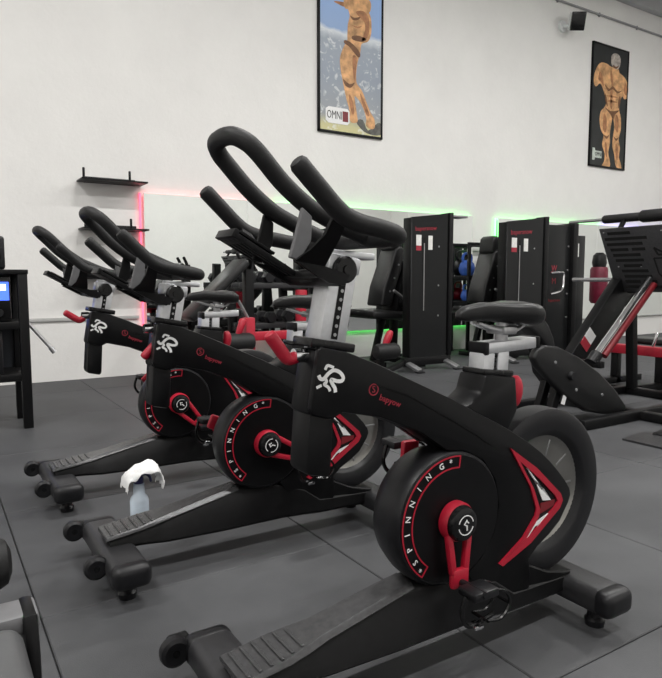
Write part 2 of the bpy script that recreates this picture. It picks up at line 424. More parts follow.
fy = -0.0275
def z1(pts): return [((a - 223) * 0.00325, (590 + (a - 77) * 0.13 - b) * 0.00253) for a, b in pts]
fig = [(200, 2), (207, 30), (214, 60), (206, 100), (204, 150), (203, 172), (186, 208), (172, 255), (175, 310), (184, 360), (192, 400), (200, 440), (213, 490), (214, 528), (224, 550), (250, 546), (248, 510), (241, 462), (238, 425), (262, 452), (280, 490), (291, 530), (290, 560), (308, 577), (330, 572), (329, 530), (311, 500), (291, 450), (271, 400), (247, 365), (244, 320), (250, 270), (262, 222), (268, 182), (298, 166), (312, 125), (311, 62), (298, 25), (290, 2)]
flat('printed_figure', sm(z1(fig), 4), SKINL, p1, fy)
flat('printed_shoulders', sm(z1([(196, 30), (188, -8), (212, -32), (250, -42), (288, -34), (310, -10), (300, 36), (250, 24)]), 3), SKINL, p1, fy - 0.0006)
flat('printed_head', sm(z1([(239, -36), (234, -66), (244, -92), (262, -93), (272, -66), (266, -36)]), 3), SKIN, p1, fy - 0.0010)
flat('printed_arm', sm(z1([(145, 3), (170, 16), (192, 22), (202, 12), (198, 2)]), 3), SKIN, p1, fy)
for q, m_ in (([(240, 40), (275, 30), (300, 60), (302, 120), (290, 155), (268, 165), (282, 120), (280, 80)], SKIN), ([(225, 150), (255, 145), (290, 158), (268, 172), (228, 166)], SKIND), ([(216, 58), (235, 66), (262, 58), (250, 74), (228, 76)], SKIND), ([(222, 100), (250, 104), (270, 98), (250, 112)], SKIN), ([(228, 240), (246, 250), (242, 320), (236, 360), (228, 300)], SKIN), ([(186, 350), (215, 372), (238, 362), (220, 388), (196, 380)], SKIND), ([(212, 420), (226, 440), (236, 500), (226, 510), (214, 460)], SKIN), ([(262, 410), (285, 455), (306, 512), (292, 510), (270, 450)], SKIN)):
    flat('printed_shade', sm(z1(q), 3), m_, p1, fy - 0.0013)
flat('printed_trunks', sm(z1([(192, 172), (215, 178), (248, 205), (262, 232), (255, 246), (236, 228), (212, 200), (190, 186)]), 3), SKIND, p1, fy - 0.0026)
flat('printed_rock', sm(z1([(245, 545), (275, 535), (300, 585), (345, 548), (366, 560), (364, 600), (330, 608), (280, 590)]), 3), mat('printed_rock', (0.10, 0.10, 0.09), 0.6, 0, 0.4, 20), p1, fy + 0.0005)
bm = B(); prism(bm, [(-0.37, 0.14), (-0.33, 0.11), (-0.06, 0.11), (-0.03, 0.14), (-0.03, 0.27), (-0.06, 0.30), (-0.33, 0.30), (-0.37, 0.27)], fy - 0.003, fy - 0.0018); obj('logo_plate', bm, WHITE, p1)
bm = B(); text_on(bm, 'OMNI', 0.135, Matrix.Translation((-0.245, fy - 0.0045, 0.205)) @ Matrix.Scale(0.62, 4, (1, 0, 0))); obj('logo_lettering', bm, mat('print_black_ink', (0.02, 0.02, 0.02), 0.5, 0, 0.1, 30), p1)
bm = B(); prism(bm, [(-0.13, 0.145), (-0.05, 0.145), (-0.05, 0.265), (-0.13, 0.265)], fy - 0.0045, fy - 0.0032); obj('logo_mark', bm, REDDK, p1)
# poster 2: front-on figure on black
p2, W2, H2 = poster('framed poster of a flexing bodybuilder on a black background', 9.06, 10.0, 2.79, 4.71, mat('printed_black', (0.012, 0.014, 0.014), 0.4, 0, 0.5, 6))
def z2(pts): return [((a - (267 - (b - 155) * 0.0415)) * 0.00697, (633 + (a - 250) * 0.126 - b) * 0.00402) for a, b in pts]
fig2 = [(262, 236), (250, 228), (228, 226), (212, 245), (202, 275), (200, 305), (208, 320), (222, 306), (232, 322), (240, 350), (245, 376), (238, 396), (225, 412), (220, 445), (225, 485), (235, 505), (229, 540), (238, 575), (236, 606), (228, 622), (240, 630), (258, 625), (257, 600), (252, 570), (259, 530), (258, 500), (265, 452), (270, 432), (275, 470), (270, 510), (268, 545), (275, 580), (278, 612), (285, 630), (302, 636), (300, 612), (293, 588), (297, 550), (292, 515), (300, 480), (301, 432), (294, 400), (297, 375), (305, 345), (315, 356), (326, 345), (330, 310), (322, 280), (310, 265), (296, 255), (290, 240)]
flat('printed_figure', sm(z2(fig2), 3), SKINL, p2, fy)
flat('printed_head', sm(z2([(264, 205), (268, 190), (281, 182), (296, 190), (300, 212), (293, 238), (277, 242), (266, 228)]), 4), mat('printed_grey_hair', (0.42, 0.37, 0.33), 0.6, 0, 0.35, 24), p2, fy - 0.0012)
flat('printed_shade', sm(z2([(270, 228), (282, 234), (293, 226), (286, 240), (274, 240)]), 3), SKIND, p2, fy - 0.0024)
for q, m_ in (([(222, 260), (232, 280), (236, 315), (226, 300), (216, 290)], SKIN), ([(240, 306), (256, 322), (270, 310), (288, 328), (306, 322), (288, 336), (270, 322), (252, 332)], SKIND), ([(262, 245), (270, 275), (270, 312), (262, 285)], SKIN), ([(262, 330), (268, 335), (267, 395), (260, 390)], SKIN), ([(245, 350), (262, 346), (290, 352), (262, 354)], SKIN), ([(247, 370), (262, 364), (288, 372), (262, 374)], SKIN), ([(240, 340), (247, 360), (250, 392), (242, 372)], SKIND), ([(296, 345), (300, 360), (292, 395), (290, 372)], SKIND),
               ([(318, 290), (326, 310), (322, 340), (312, 325)], SKIN), ([(236, 420), (246, 440), (244, 490), (232, 480)], SKIN), ([(282, 420), (292, 440), (288, 490), (278, 470)], SKIN), ([(232, 500), (246, 508), (256, 500), (246, 518)], SKIND), ([(272, 506), (282, 514), (292, 508), (282, 524)], SKIND), ([(240, 530), (248, 545), (246, 590), (240, 570)], SKIN), ([(280, 535), (289, 550), (287, 600), (280, 580)], SKIN)):
    flat('printed_shade', sm(z2(q), 3), m_, p2, fy - 0.0013)
flat('printed_trunks', sm(z2([(240, 396), (262, 408), (294, 402), (278, 420), (270, 440), (260, 420)]), 3), SKIND, p2, fy - 0.0026)
bm = B(); prism(bm, [(-0.40, 0.10), (-0.34, 0.10), (-0.33, 0.14), (-0.16, 0.14), (-0.16, 0.25), (-0.33, 0.25), (-0.34, 0.29), (-0.40, 0.29)], fy - 0.003, fy - 0.0018); obj('logo_plate', bm, mat('printed_pale_grey', (0.5, 0.55, 0.5), 0.5, 0, 0.2, 20), p2)
bm = B(); text_on(bm, 'OMNI', 0.09, Matrix.Translation((-0.25, fy - 0.0045, 0.195)) @ Matrix.Scale(0.7, 4, (1, 0, 0))); obj('logo_lettering', bm, BLACK, p2)

# ---------------------------------------------------------------- wall speaker
t = thing('wall_speaker', 'small black and white speaker on a wall bracket above the posters', 'speaker', (8.38, Y1, 4.78))
obj('bracket', tube(B(), [(-0.05, 0, 0.0), (-0.05, -0.10, -0.02), (0.02, -0.14, 0.02)], 0.025, 8), WPL, t)
obj('mounting_plate', lathe(B(), [(0, 0), (0.09, 0), (0.08, -0.03), (0, -0.03)], (-0.05, 0, 0), 'Y', 20), WPL, t)
obj('housing', box(B(), (0.02, -0.20, 0.03), (0.20, 0.14, 0.25), rz_(-0.55) @ rx(0.35), 0.02), WPL, t)
obj('grille', box(B(), (-0.018, -0.262, 0.002), (0.205, 0.06, 0.255), rz_(-0.55) @ rx(0.35), 0.012), GLOSS, t)

# ================================================================ SPIN BIKES
# local frame: x backwards along the bike, y to the far side, z up; origin on the floor under the base
def loft(bm, secs):
    """secs: (x, half width top, half width bottom, z top, z bottom), octagonal section"""
    rings = []
    for x, wt, wb, zt, zb in secs:
        h = zt - zb; c = min(0.012, h * 0.3, wt * 0.4)
        rings.append([bm.verts.new((x, y, z)) for y, z in [(-wt + c, zt), (wt - c, zt), (wt, zt - c), (wb, zb + c), (wb - c, zb), (-wb + c, zb), (-wb, zb + c), (-wt, zt - c)]])
    for a, b in zip(rings, rings[1:]):
        for k in range(8): bm.faces.new([a[k], a[(k + 1) % 8], b[(k + 1) % 8], b[k]])
    bm.faces.new(rings[0]); bm.faces.new(list(reversed(rings[-1])))
    return bm

def make_bike(label):
    t = thing('spin_bike', label, 'exercise bike', (0, 0, 0), 0, 'row of spin bikes')
    # --- main beam with the head block
    bm = B()
    prism(bm, [(-0.335, 0.850), (-0.27, 0.838), (-0.127, 0.778), (0.03, 0.706), (0.12, 0.662), (0.172, 0.622), (0.13, 0.53), (0.03, 0.567), (-0.065, 0.63), (-0.185, 0.68), (-0.29, 0.706), (-0.31, 0.70), (-0.345, 0.73)], -0.052, 0.020, 0.008, 2)
    o = obj('main_beam', bm, BLACK, t)
    bm = B(); prism(bm, [(-0.348, 0.846), (-0.30, 0.842), (-0.292, 0.70), (-0.315, 0.690), (-0.373, 0.708)], -0.055, 0.028, 0.010, 2)
    hb = obj('head_block', bm, SHELL, t)
    bm = B(); ribbon(bm, [(-0.20, 0.760), (-0.10, 0.725), (0.03, 0.655), (0.12, 0.605), (0.17, 0.57)], [0.002, 0.005, 0.007, 0.008, 0.004], -0.0680, -0.064); obj('beam_ridge', bm, BLACK, o)
    # runner emblem
    def E(u, v): return (-0.323 + (u - 320) * 0.00023, 0.783 - ((v - 345) + 0.10 * (u - 320)) * 0.000186)
    def stroke(bm, pts, wd):
        q = crom([(E(*p)[0], 0, E(*p)[1]) for p in pts], 4); ribbon(bm, [(a.x, a.z) for a in q], wd, -0.0674, -0.0655)
    bm = B()
    stroke(bm, [(265, 235), (280, 200), (300, 185), (360, 208)], 0.0062)
    stroke(bm, [(195, 300), (212, 338), (250, 340), (300, 280), (360, 240), (425, 262), (465, 320), (452, 362), (400, 368), (332, 350), (345, 400), (372, 450), (378, 500)], 0.0082)
    stroke(bm, [(268, 340), (280, 375), (255, 405), (300, 440), (318, 485)], 0.0065)
    stroke(bm, [(170, 445), (225, 415)], 0.006)
    obj('runner_emblem', bm, WHITE, hb)
    bm = B(); M = Matrix.Translation((-0.160, -0.0668, 0.7185)) @ ry(R(22)); text_on(bm, 'bapyow', 0.021, M); text_on(bm, 'S', 0.022, Matrix.Translation((-0.207, -0.0668, 0.7495))); 
    q = [(-0.207 + 0.0125 * math.cos(a), 0.7495 + 0.0125 * math.sin(a)) for a in [k * PI / 8 for k in range(17)]]; ribbon(bm, q, 0.0025, -0.0672, -0.0655)
    obj('brand_lettering', bm, REDTXT, o)
    # lower housing of the head
    bm = B(); prism(bm, [(-0.366, 0.712), (-0.304, 0.700), (-0.312, 0.572), (-0.320, 0.562), (-0.370, 0.574), (-0.376, 0.586)], -0.054, 0.024, 0.012, 2); obj('lower_housing', bm, SHELL, t)
    # side covers: one long boomerang shell on each side
    c = (0.035, 0.40); rr = 0.172
    arc = [(c[0] + rr * math.cos(R(a)), c[1] + rr * math.sin(R(a))) for a in (-70, -50, -25, 0, 25, 50, 75)]
    outl = [(-0.371, 0.722), (-0.350, 0.848), (-0.342, 0.853), (-0.30, 0.843), (-0.27, 0.836), (-0.20, 0.809), (-0.127, 0.776), (0.03, 0.704), (0.109, 0.662), (0.17, 0.632), (0.227, 0.602), (0.298, 0.560), (0.345, 0.529), (0.381, 0.500), (0.42, 0.464), (0.452, 0.431), (0.472, 0.405), (0.478, 0.385), (0.468, 0.362), (0.434, 0.316), (0.39, 0.286), (0.343, 0.262), (0.31, 0.235), (0.318, 0.19), (0.31, 0.125), (0.20, 0.115)]
    def K(pts, f_): return [((a + 1.05) * f_ - 1.05, 1 - (1 - b) * f_) for a, b in pts]
    outl = [K([p], 1.0 + 0.0167 * min(1, max(0, p[0] + 0.05) / 0.25))[0] for p in outl]
    for s in (-1, 1):
        bm = B(); pts = (outl if s < 0 else outl[4:]) + arc + [(0.02, 0.575), (-0.065, 0.632), (-0.185, 0.682), (-0.288, 0.706)] + ([(-0.315, 0.694), (-0.362, 0.706)] if s < 0 else [])
        prism(bm, pts, *((-0.047, -0.066) if s < 0 else (0.036, 0.060)), 0.007, 2); cv = obj('side_cover', bm, SHELL, t)
        ye = s * 0.0705
        co = [(0.213, 0.561), (0.318, 0.491), (0.42, 0.402), (0.43, 0.381), (0.418, 0.36), (0.302, 0.285), (0.196, 0.246), (0.181, 0.256), (0.269, 0.307), (0.317, 0.359), (0.321, 0.376), (0.295, 0.441)]
        ci = [(0.250, 0.520), (0.327, 0.461), (0.398, 0.399), (0.408, 0.382), (0.395, 0.368), (0.301, 0.309), (0.215, 0.268), (0.208, 0.266), (0.281, 0.300), (0.332, 0.353), (0.336, 0.373), (0.308, 0.436)]
        bm = B(); ring_prism(bm, K(co, 1.0218), K(ci, 1.0218), s * 0.060, ye); obj('chevron_frame', bm, RED, cv)
        bm = B(); ring_prism(bm, K([(0.270, 0.509), (0.381, 0.390), (0.347, 0.395), (0.320, 0.445)], 1.0218), K([(0.301, 0.468), (0.348, 0.430), (0.342, 0.424), (0.322, 0.446)], 1.0218), s * 0.062, s * 0.0688); obj('white_flash', bm, WHITE, cv)
        bm = B(); ring_prism(bm, K([(0.377, 0.355), (0.342, 0.322), (0.238, 0.276), (0.329, 0.341)], 1.0218), K([(0.332, 0.331), (0.325, 0.322), (0.293, 0.304), (0.318, 0.327)], 1.0218), s * 0.062, s * 0.0688); obj('white_flash', bm, WHITE, cv)
        bm = B(); prism(bm, K([(0.338, 0.358), (0.395, 0.372), (0.398, 0.388), (0.340, 0.388)], 1.0218), s * 0.062, s * 0.0680); obj('chevron_centre', bm, REDDK, cv)
    # base rail
    bm = B(); loft(bm, [(-0.525, .058, .060, .152, .115), (-0.40, .056, .066, .172, .108), (-0.33, .042, .070, .184, .102), (-0.13, .040, .074, .222, .098), (-0.05, .045, .074, .240, .098), (0.10, .060, .074, .235, .098), (0.20, .070, .074, .200, .092), (0.27, .070, .072, .150, .085), (0.52, .058, .062, .135, .075)])
    rail = obj('base_rail', bm, BLACK, t)
    bm = B(); loft(bm, [(-0.535, .062, .064, .160, .146), (-0.42, .062, .064, .177, .160), (-0.37, .054, .058, .186, .166), (-0.32, .044, .05, .194, .176), (-0.13, .038, .044, .232, .212), (-0.06, .036, .04, .244, .224)])
    sp = obj('step_plate', bm, TEXT_GREY, t)
    for k in range(6):
        x = -0.515 + k * 0.027; z = 0.1622 + (x + 0.535) * 0.153
        obj('grip_rib', box(B(), (x, 0, z), (0.009, 0.108 - (0.01 if k > 3 else 0) * (k - 3), 0.004), None, 0.002, 1), TEXT_GREY, sp)
    # stabilisers
    for xs, nm, hl in ((-0.500, 'front_stabiliser', 0.25), (0.545, 'rear_stabiliser', 0.215)):
        bm = B(); box(bm, (xs, 0, 0.092), (0.118, 2 * hl - 0.05, 0.074), None, 0.026, 4)
        st = obj(nm, bm, STAB, t)
        for s in (-1, 1):
            obj('end_cap', box(B(), (xs, s * (hl - 0.032), 0.092), (0.120, 0.066, 0.076), None, 0.026, 4), RUBBER, st)
            obj('levelling_foot', lathe(B(), [(0, 0), (0.027, 0), (0.029, 0.018), (0.022, 0.026), (0.022, 0.062), (0, 0.062)], (xs, s * (hl - 0.085), 0), 'Z', 16), RUBBER, st)
    for yw in (0.265, -0.085):
        bm = B(); prism(bm, [(-0.535, 0.115), (-0.535, 0.070), (-0.575, 0.072), (-0.595, 0.088), (-0.585, 0.115)], yw - 0.016, yw + 0.016, 0.004, 1)
        wb = obj('wheel_bracket', bm, BLACK, t)
        bm = B(); lathe(bm, [(0.008, -.015), (0.028, -.017), (0.036, -.011), (0.038, 0), (0.036, .011), (0.028, .017), (0.008, .015)], (-0.583, yw - 0.036, 0.098), 'Y', 20, True)
        wh = obj('transport_wheel', bm, RUBBER, wb)
        obj('wheel_hub', lathe(B(), [(0, -.017), (0.009, -.017), (0.009, .03), (0, .03)], (-0.583, yw - 0.036, 0.098), 'Y', 12), GLOSS, wb)
    # crank drum
    bm = B(); lathe(bm, [(0, -0.070), (0.157, -0.070), (0.166, -0.067), (0.175, -0.055), (0.177, -0.03), (0.175, 0.0), (0.163, 0.04), (0.150, 0.056), (0, 0.056)], (0.035, 0, 0.40), 'Y', 64)
    dr = obj('crank_drum', bm, RUBBER, t)
    bm = B(); lathe(bm, [(0, -0.0725), (0.160, -0.0725), (0.162, -0.069), (0, -0.069)], (0.035, 0, 0.40), 'Y', 64); obj('drum_face', bm, SHELL, dr)
    def pol(r, a): return (0.035 + r * math.cos(R(a)), 0.40 + r * math.sin(R(a)))
    bm = B()
    ribbon(bm, [pol(0.160, a) for a in range(82, 233, 3)], 0.0034, -0.0742, -0.0724)
    ribbon(bm, [pol(0.131, a) for a in range(82, 233, 3)], 0.0034, -0.0742, -0.0724)
    ribbon(bm, [pol(0.130, 82), pol(0.161, 82)], 0.0034, -0.0742, -0.0724); ribbon(bm, [pol(0.130, 232), pol(0.161, 232)], 0.0034, -0.0742, -0.0724)
    obj('red_arc_band', bm, RED, dr)
    for ch, a in zip('*SPINNING*', (226, 215, 199, 184, 169, 154, 139, 124, 106, 94)):
        bm = B(); p = pol(0.1455, a)
        text_on(bm, ch, 0.0215, Matrix.Translation((p[0], -0.0738, p[1])) @ ry(R(90 - a)))
        obj('letter', bm, WHITE, dr)
    # flywheel
    bm = B(); lathe(bm, [(0.150, -0.008), (0.172, -0.036), (0.180, -0.040), (0.230, -0.043), (0.239, -0.038), (0.241, -0.02), (0.241, 0.02), (0.239, 0.030), (0.230, 0.034), (0.180, 0.032), (0.172, 0.028), (0.150, 0.008)], (0.422, 0, 0.390), 'Y', 72, True)
    fw = obj('flywheel', bm, RUBBER, t)
    bm = B(); lathe(bm, [(0, -0.010), (0.135, -0.012), (0.152, -0.014), (0.166, -0.026), (0.166, 0.022), (0.152, 0.014), (0, 0.010)], (0.422, 0, 0.390), 'Y', 64); obj('flywheel_disc', bm, DISC, fw)
    for k in range(10):  # pale streaks of the disc, drawn as thin steel bars
        a = k * 2 * PI / 10; d = Vector((math.cos(a), 0, math.sin(a)))
        obj('disc_streak', beam(B(), Vector((0.422, -0.011, 0.390)) + d * 0.10, Vector((0.422, -0.0135, 0.390)) + d * 0.148, 0.003, 0.006, 0.001), STEEL, fw)
    bm = B(); lathe(bm, [(0, -0.046), (0.02, -0.046), (0.02, 0.036), (0, 0.036)], (0.422, 0, 0.390), 'Y', 16); obj('axle', bm, STEEL, fw)
    # rear fender
    bm = B(); prism(bm, [(0.30, 0.215), (0.34, 0.20), (0.42, 0.162), (0.50, 0.142), (0.53, 0.138), (0.52, 0.128), (0.30, 0.125)], -0.060, 0.060, 0.004, 1); obj('tail_fairing', bm, SHELL, t)
    # cranks
    for s in (-1, 1):
        bm = B()
        lathe(bm, [(0, s * 0.012), (0.046, s * 0.012), (0.050, s * 0.004), (0.050, -s * 0.014), (0, -s * 0.014)], (0, 0, 0), 'Y', 32)
        for q in (-1, 1): beam(bm, (q * 0.033, s * 0.004, -0.025), (q * 0.019, s * 0.012, -0.128), 0.018, 0.018, 0.005)
        box(bm, (0, s * 0.014, -0.138), (0.054, 0.020, 0.050), None, 0.008)
        ca = obj('crank_arm', bm, RED, t, (0.035, s * 0.090, 0.40))
        bm = B(); lathe(bm, [(0, s * 0.030), (0.030, s * 0.030), (0.041, s * 0.025), (0.045, s * 0.014), (0.045, s * 0.010), (0, s * 0.010)], (0, 0, 0), 'Y', 32); obj('crank_cap', bm, GLOSS, ca)
        bm = B()
        for a0, a1 in ((15, 165), (195, 345)):
            ribbon(bm, [(0.024 * math.cos(R(a)), 0.024 * math.sin(R(a))) for a in range(a0, a1 + 1, 10)], 0.0026, s * 0.0298, s * 0.0308)
        ribbon(bm, [(0.003, 0.013), (-0.006, 0.002), (0.003, -0.002), (0.004, -0.014)], 0.004, s * 0.0298, s * 0.0308)
        ribbon(bm, [(0.001, 0.010), (0.009, 0.004)], 0.003, s * 0.0298, s * 0.0308)
        obj('cap_emblem', bm, WHITE, ca)
        # pedal hangs from the arm end and keeps level
        pb = B(); box(pb, (0.008, s * 0.055, -0.003), (0.080, 0.062, 0.022), None, 0.006); cyl(pb, (0, 0, 0), (0, s * 0.09, 0), 0.009, 10)
        pe = obj('pedal', pb, RUBBER, ca, (0, s * 0.018, -0.146)); pe['counter'] = 1
        # cage and strap joined to the pedal mesh below
        cg = B()
        for yy in (0.03, 0.08):
            tube(cg, crom([(0.040, s * yy, 0.002), (0.075, s * yy, -0.012), (0.090, s * (yy), -0.045), (0.060, s * yy, -0.075), (0.015, s * yy, -0.070)], 4), 0.0042, 6)
        tube(cg, crom([(-0.035, s * 0.055, -0.005), (-0.045, s * 0.055, -0.05), (-0.02, s * 0.055, -0.085), (0.035, s * 0.055, -0.080), (0.062, s * 0.055, -0.074)], 4), 0.006, 6)
        tube(cg, [(0.090, s * 0.03, -0.045), (0.090, s * 0.08, -0.045)], 0.0042, 6); tube(cg, [(0.015, s * 0.03, -0.070), (0.015, s * 0.08, -0.070)], 0.0042, 6)
        co_ = obj('toe_cage', cg, GLOSS, ca, (0, s * 0.018, -0.146)); co_['counter'] = 1
        bk = obj('strap_buckle', box(B(), (0.0, s * 0.055, -0.088), (0.028, 0.03, 0.010), None, 0.002, 1), CHROME, ca, (0, s * 0.018, -0.146)); bk['counter'] = 1
    # saddle column
    bm = B(); prism(bm, [(0.165, 0.750), (0.278, 0.736), (0.288, 0.645), (0.25, 0.585), (0.06, 0.668), (0.115, 0.680), (0.150, 0.705)], -0.050, 0.050, 0.008, 2); sbx = obj('seat_column', bm, SHELL, t)
    bm = B(); box(bm, (0.222, 0, 0.750), (0.110, 0.085, 0.016), ry(R(6)), 0.004); obj('column_collar', bm, GLOSS, sbx)
    bm = B()
    for xo in (-0.027, 0.027): beam(bm, (0.220 + xo, 0, 0.70), (0.226 + xo, 0, 0.805), 0.056, 0.042, 0.004)
    spo = obj('seat_post', bm, ALU, t)
    bm = B()
    for k in range(4): cyl(bm, (0.222 + k * 0.001, -0.024, 0.765 + k * 0.014), (0.222 + k * 0.001, 0.024, 0.765 + k * 0.014), 0.004, 8)
    obj('index_hole', bm, BLACK, spo)['kind'] = 'stuff'
    bm = B(); box(bm, (0.285, 0, 0.818), (0.190, 0.060, 0.030), ry(R(-2)), 0.004); sl = obj('seat_slider', bm, ALU, t)
    for x in (0.186, 0.384): obj('slider_cap', box(B(), (x, 0, 0.8145 + (x - .186) * 0.035), (0.016, 0.064, 0.034), None, 0.004), BLACK, sl)
    bm = B(); cyl(bm, (0.27, 0, 0.83), (0.27, 0, 0.885), 0.018, 12)
    for s in (-1, 1): tube(bm, crom([(0.17, s * 0.012, 0.882), (0.24, s * 0.022, 0.862), (0.30, s * 0.026, 0.860), (0.34, s * 0.035, 0.885)], 4), 0.005, 6)
    box(bm, (0.27, 0, 0.860), (0.05, 0.07, 0.022), None, 0.005); obj('saddle_clamp', bm, STEEL, t)
    prof = [(0.108, .006, .900, .892), (0.114, .016, .912, .884), (0.15, .025, .925, .880), (0.22, .032, .933, .879), (0.27, .046, .932, .877), (0.32, .075, .932, .870), (0.365, .095, .935, .864), (0.405, .098, .930, .862), (0.428, .085, .918, .866), (0.440, .055, .900, .874), (0.444, .02, .890, .880)]
    bm = B(); rings = []
    for x, hw, zt, zb in prof:
        ring = []; x = 0.105 + (x - 0.105) * 0.79; hw *= 0.86; zb += 0.007; zt += 0.003
        for k in range(20):
            a = 2 * PI * k / 20; ca_, sa = math.cos(a), math.sin(a)
            yy = hw * math.copysign(abs(ca_) ** 0.6, ca_); zc = (zt * 0.6 + zb * 0.4)
            sq = math.copysign(abs(sa) ** 0.7, sa); zz = zc + (zt - zc) * sq if sa > 0 else zc + (zc - zb) * sq
            ring.append(bm.verts.new((x, yy, zz)))
        rings.append(ring)
    for a, b in zip(rings, rings[1:]):
        for k in range(20): bm.faces.new([a[k], a[(k + 1) % 20], b[(k + 1) % 20], b[k]])
    bm.faces.new(rings[0]); bm.faces.new(list(reversed(rings[-1])))
    obj('saddle', bm, VINYL, t, ang=1.2)
    bm = B(); tube(bm, [(0.278, 0, 0.685), (0.312, 0, 0.685)], 0.010, 10); tube(bm, crom([(0.314, -0.01, 0.655), (0.318, -0.01, 0.675), (0.320, -0.01, 0.70), (0.316, -0.01, 0.722)], 3), [0.016, 0.018, 0.019, 0.02, 0.021, 0.021, 0.021, 0.02, 0.019, 0.016][:10], 12, dome=True); obj('seat_knob', bm, RED, t)
    # handlebar post
    bm = B(); beam(bm, (-0.306, 0, 0.80), (-0.258, 0, 1.045), 0.064, 0.070, 0.004); hp = obj('handlebar_post', bm, ALU, t)
    bm = B(); beam(bm, (-0.292, -0.0325, 0.865), (-0.261, -0.0325, 1.03), 0.003, 0.016, 0.0); obj('post_groove', bm, BLACK, hp)
    bm = B()
    for k in range(8):
        f_ = k / 7; cyl(bm, (-0.290 + 0.027 * f_, -0.0345, 0.875 + 0.135 * f_), (-0.290 + 0.027 * f_, -0.033, 0.875 + 0.135 * f_), 0.0042, 8)
    obj('index_hole', bm, STEEL, hp)['kind'] = 'stuff'
    bm = B(); box(bm, (-0.298, 0, 0.852), (0.115, 0.088, 0.020), ry(R(10)), 0.004); obj('post_collar', bm, GLOSS, t)
    bm = B(); box(bm, (-0.232, 0, 1.052), (0.12, 0.045, 0.016), ry(R(4)), 0.004); box(bm, (-0.262, 0, 1.030), (0.085, 0.070, 0.040), ry(R(10)), 0.008); obj('handlebar_slider', bm, ALU, t)
    bm = B(); lathe(bm, [(0, -0.050), (0.025, -0.050), (0.030, -0.044), (0.030, -0.033), (0, -0.033)], (-0.268, 0, 1.018), 'Y', 24); lathe(bm, [(0, -0.054), (0.010, -0.054), (0.010, -0.05), (0, -0.05)], (-0.268, 0, 1.018), 'Y', 12); obj('slider_knob', bm, GLOSS, t)
    # multi grip handlebar
    RB = 0.0182
    half = [(-0.484, -0.22, 1.199), (-0.45, -0.22, 1.167), (-0.400, -0.22, 1.122), (-0.36, -0.22, 1.104), (-0.30, -0.218, 1.094), (-0.255, -0.205, 1.086), (-0.232, -0.17, 1.082), (-0.228, -0.09, 1.082)]
    pts = half + [(a, -b, c) for a, b, c in reversed(half)]
    bm = B(); tube(bm, crom(pts, 5), RB, 16, dome=True); hbk = obj('handlebar', bm, FOAM, t)
    rod = [(-0.232, -0.075, 1.085), (-0.29, -0.075, 1.105), (-0.345, -0.075, 1.128), (-0.386, -0.075, 1.148), (-0.44, -0.075, 1.188), (-0.492, -0.075, 1.240), (-0.516, -0.066, 1.262), (-0.533, -0.034, 1.276)]
    pts = rod + [(a, -b, c) for a, b, c in reversed(rod)]
    bm = B(); tube(bm, crom(pts, 5), RB, 16); obj('aero_loop', bm, FOAM, t)
    for s in (-1, 1):
        bm = B()
        A = [((-0.403, 1.122), (-0.378, 1.109), 0.215), ((-0.405, 1.082), (-0.372, 1.075), 0.18), ((-0.407, 1.056), (-0.361, 1.045), 0.13), ((-0.426, 1.034), (-0.356, 1.024), 0.10), ((-0.345, 0.990), (-0.328, 1.016), 0.098), ((-0.305, 0.984), (-0.292, 1.006), 0.096)]
        V = [[bm.verts.new((p[0], s * (yy + dy), p[1])) for dy in (0, -0.010) for p in (l, r)] for l, r, yy in A]
        for a, b in zip(V, V[1:]):
            bm.faces.new([a[0], a[1], b[1], b[0]]); bm.faces.new([a[2], b[2], b[3], a[3]]); bm.faces.new([a[0], b[0], b[2], a[2]]); bm.faces.new([a[1], a[3], b[3], b[1]])
        bm.faces.new([V[0][0], V[0][2], V[0][3], V[0][1]]); bm.faces.new([V[-1][0], V[-1][1], V[-1][3], V[-1][2]])
        obj('horn_bracket', bm, BLACK, t)
        bm = B(); y_ = s * 0.085
        prism(bm, [(-0.403, 1.142), (-0.380, 1.124), (-0.382, 1.076), (-0.410, 1.034), (-0.433, 1.041), (-0.421, 1.077)], y_ - 0.005, y_ + 0.005, 0.002, 1)
        obj('loop_bracket', bm, GREY_SHEEN if s < 0 else BLACK, t)  # near bracket has the sheen painted in, far one stays black
    bm = B(); box(bm, (-0.330, 0, 0.998), (0.045, 0.19, 0.016), ry(R(25)), 0.003); box(bm, (-0.315, 0, 1.004), (0.06, 0.060, 0.03), None, 0.004); obj('clamp_plate', bm, BLACK, t)
    bm = B(); d = Vector((0.185, 0, -0.105))
    for k in range(5):
        yk = 0.045 + k * 0.020; a = Vector((-0.495, yk, 1.093)); beam(bm, a, a + d, 0.013, 0.012, 0.002)
    for f_ in (0.08, 0.96): 
        a = Vector((-0.495, 0.038, 1.093)) + d * f_; beam(bm, a, a + Vector((0, 0.094, 0)), 0.026 if f_ < 0.5 else 0.02, 0.012, 0.002, (1, 0, -0.57))
    a = Vector((-0.495, 0.038, 1.096)) + d * 0.02; beam(bm, a, a + Vector((0, 0.094, 0)), 0.012, 0.02, 0.002, (1, 0, -0.57))
    beam(bm, Vector((-0.48, 0.085, 1.098)), Vector((-0.40, 0.085, 1.053)), 0.094, 0.006, 0.001)
    obj('device_tray', bm, BLACK, t)
    # resistance lever on the front of the head
    bm = B(); cyl(bm, (0, 0, 0), (-0.030, 0, 0), 0.016, 14); lathe(bm, [(0.0, -0.026), (0.011, -0.026), (0.011, -0.012), (0, -0.012)], (0, 0, 0), 'X', 6); nut = obj('lever_nut', bm, CHROME, t, (-0.352, -0.012, 0.832))
    bm = B(); tube(bm, crom([(-0.026, 0, -0.004), (-0.044, 0.0, -0.006), (-0.056, 0.0, 0.006), (-0.074, 0.0, 0.030), (-0.086, 0, 0.046)], 4), [0.014] * 8 + [0.0145] * 9, 12, dome=True); obj('resistance_lever', bm, RED, t, (-0.352, -0.012, 0.832))
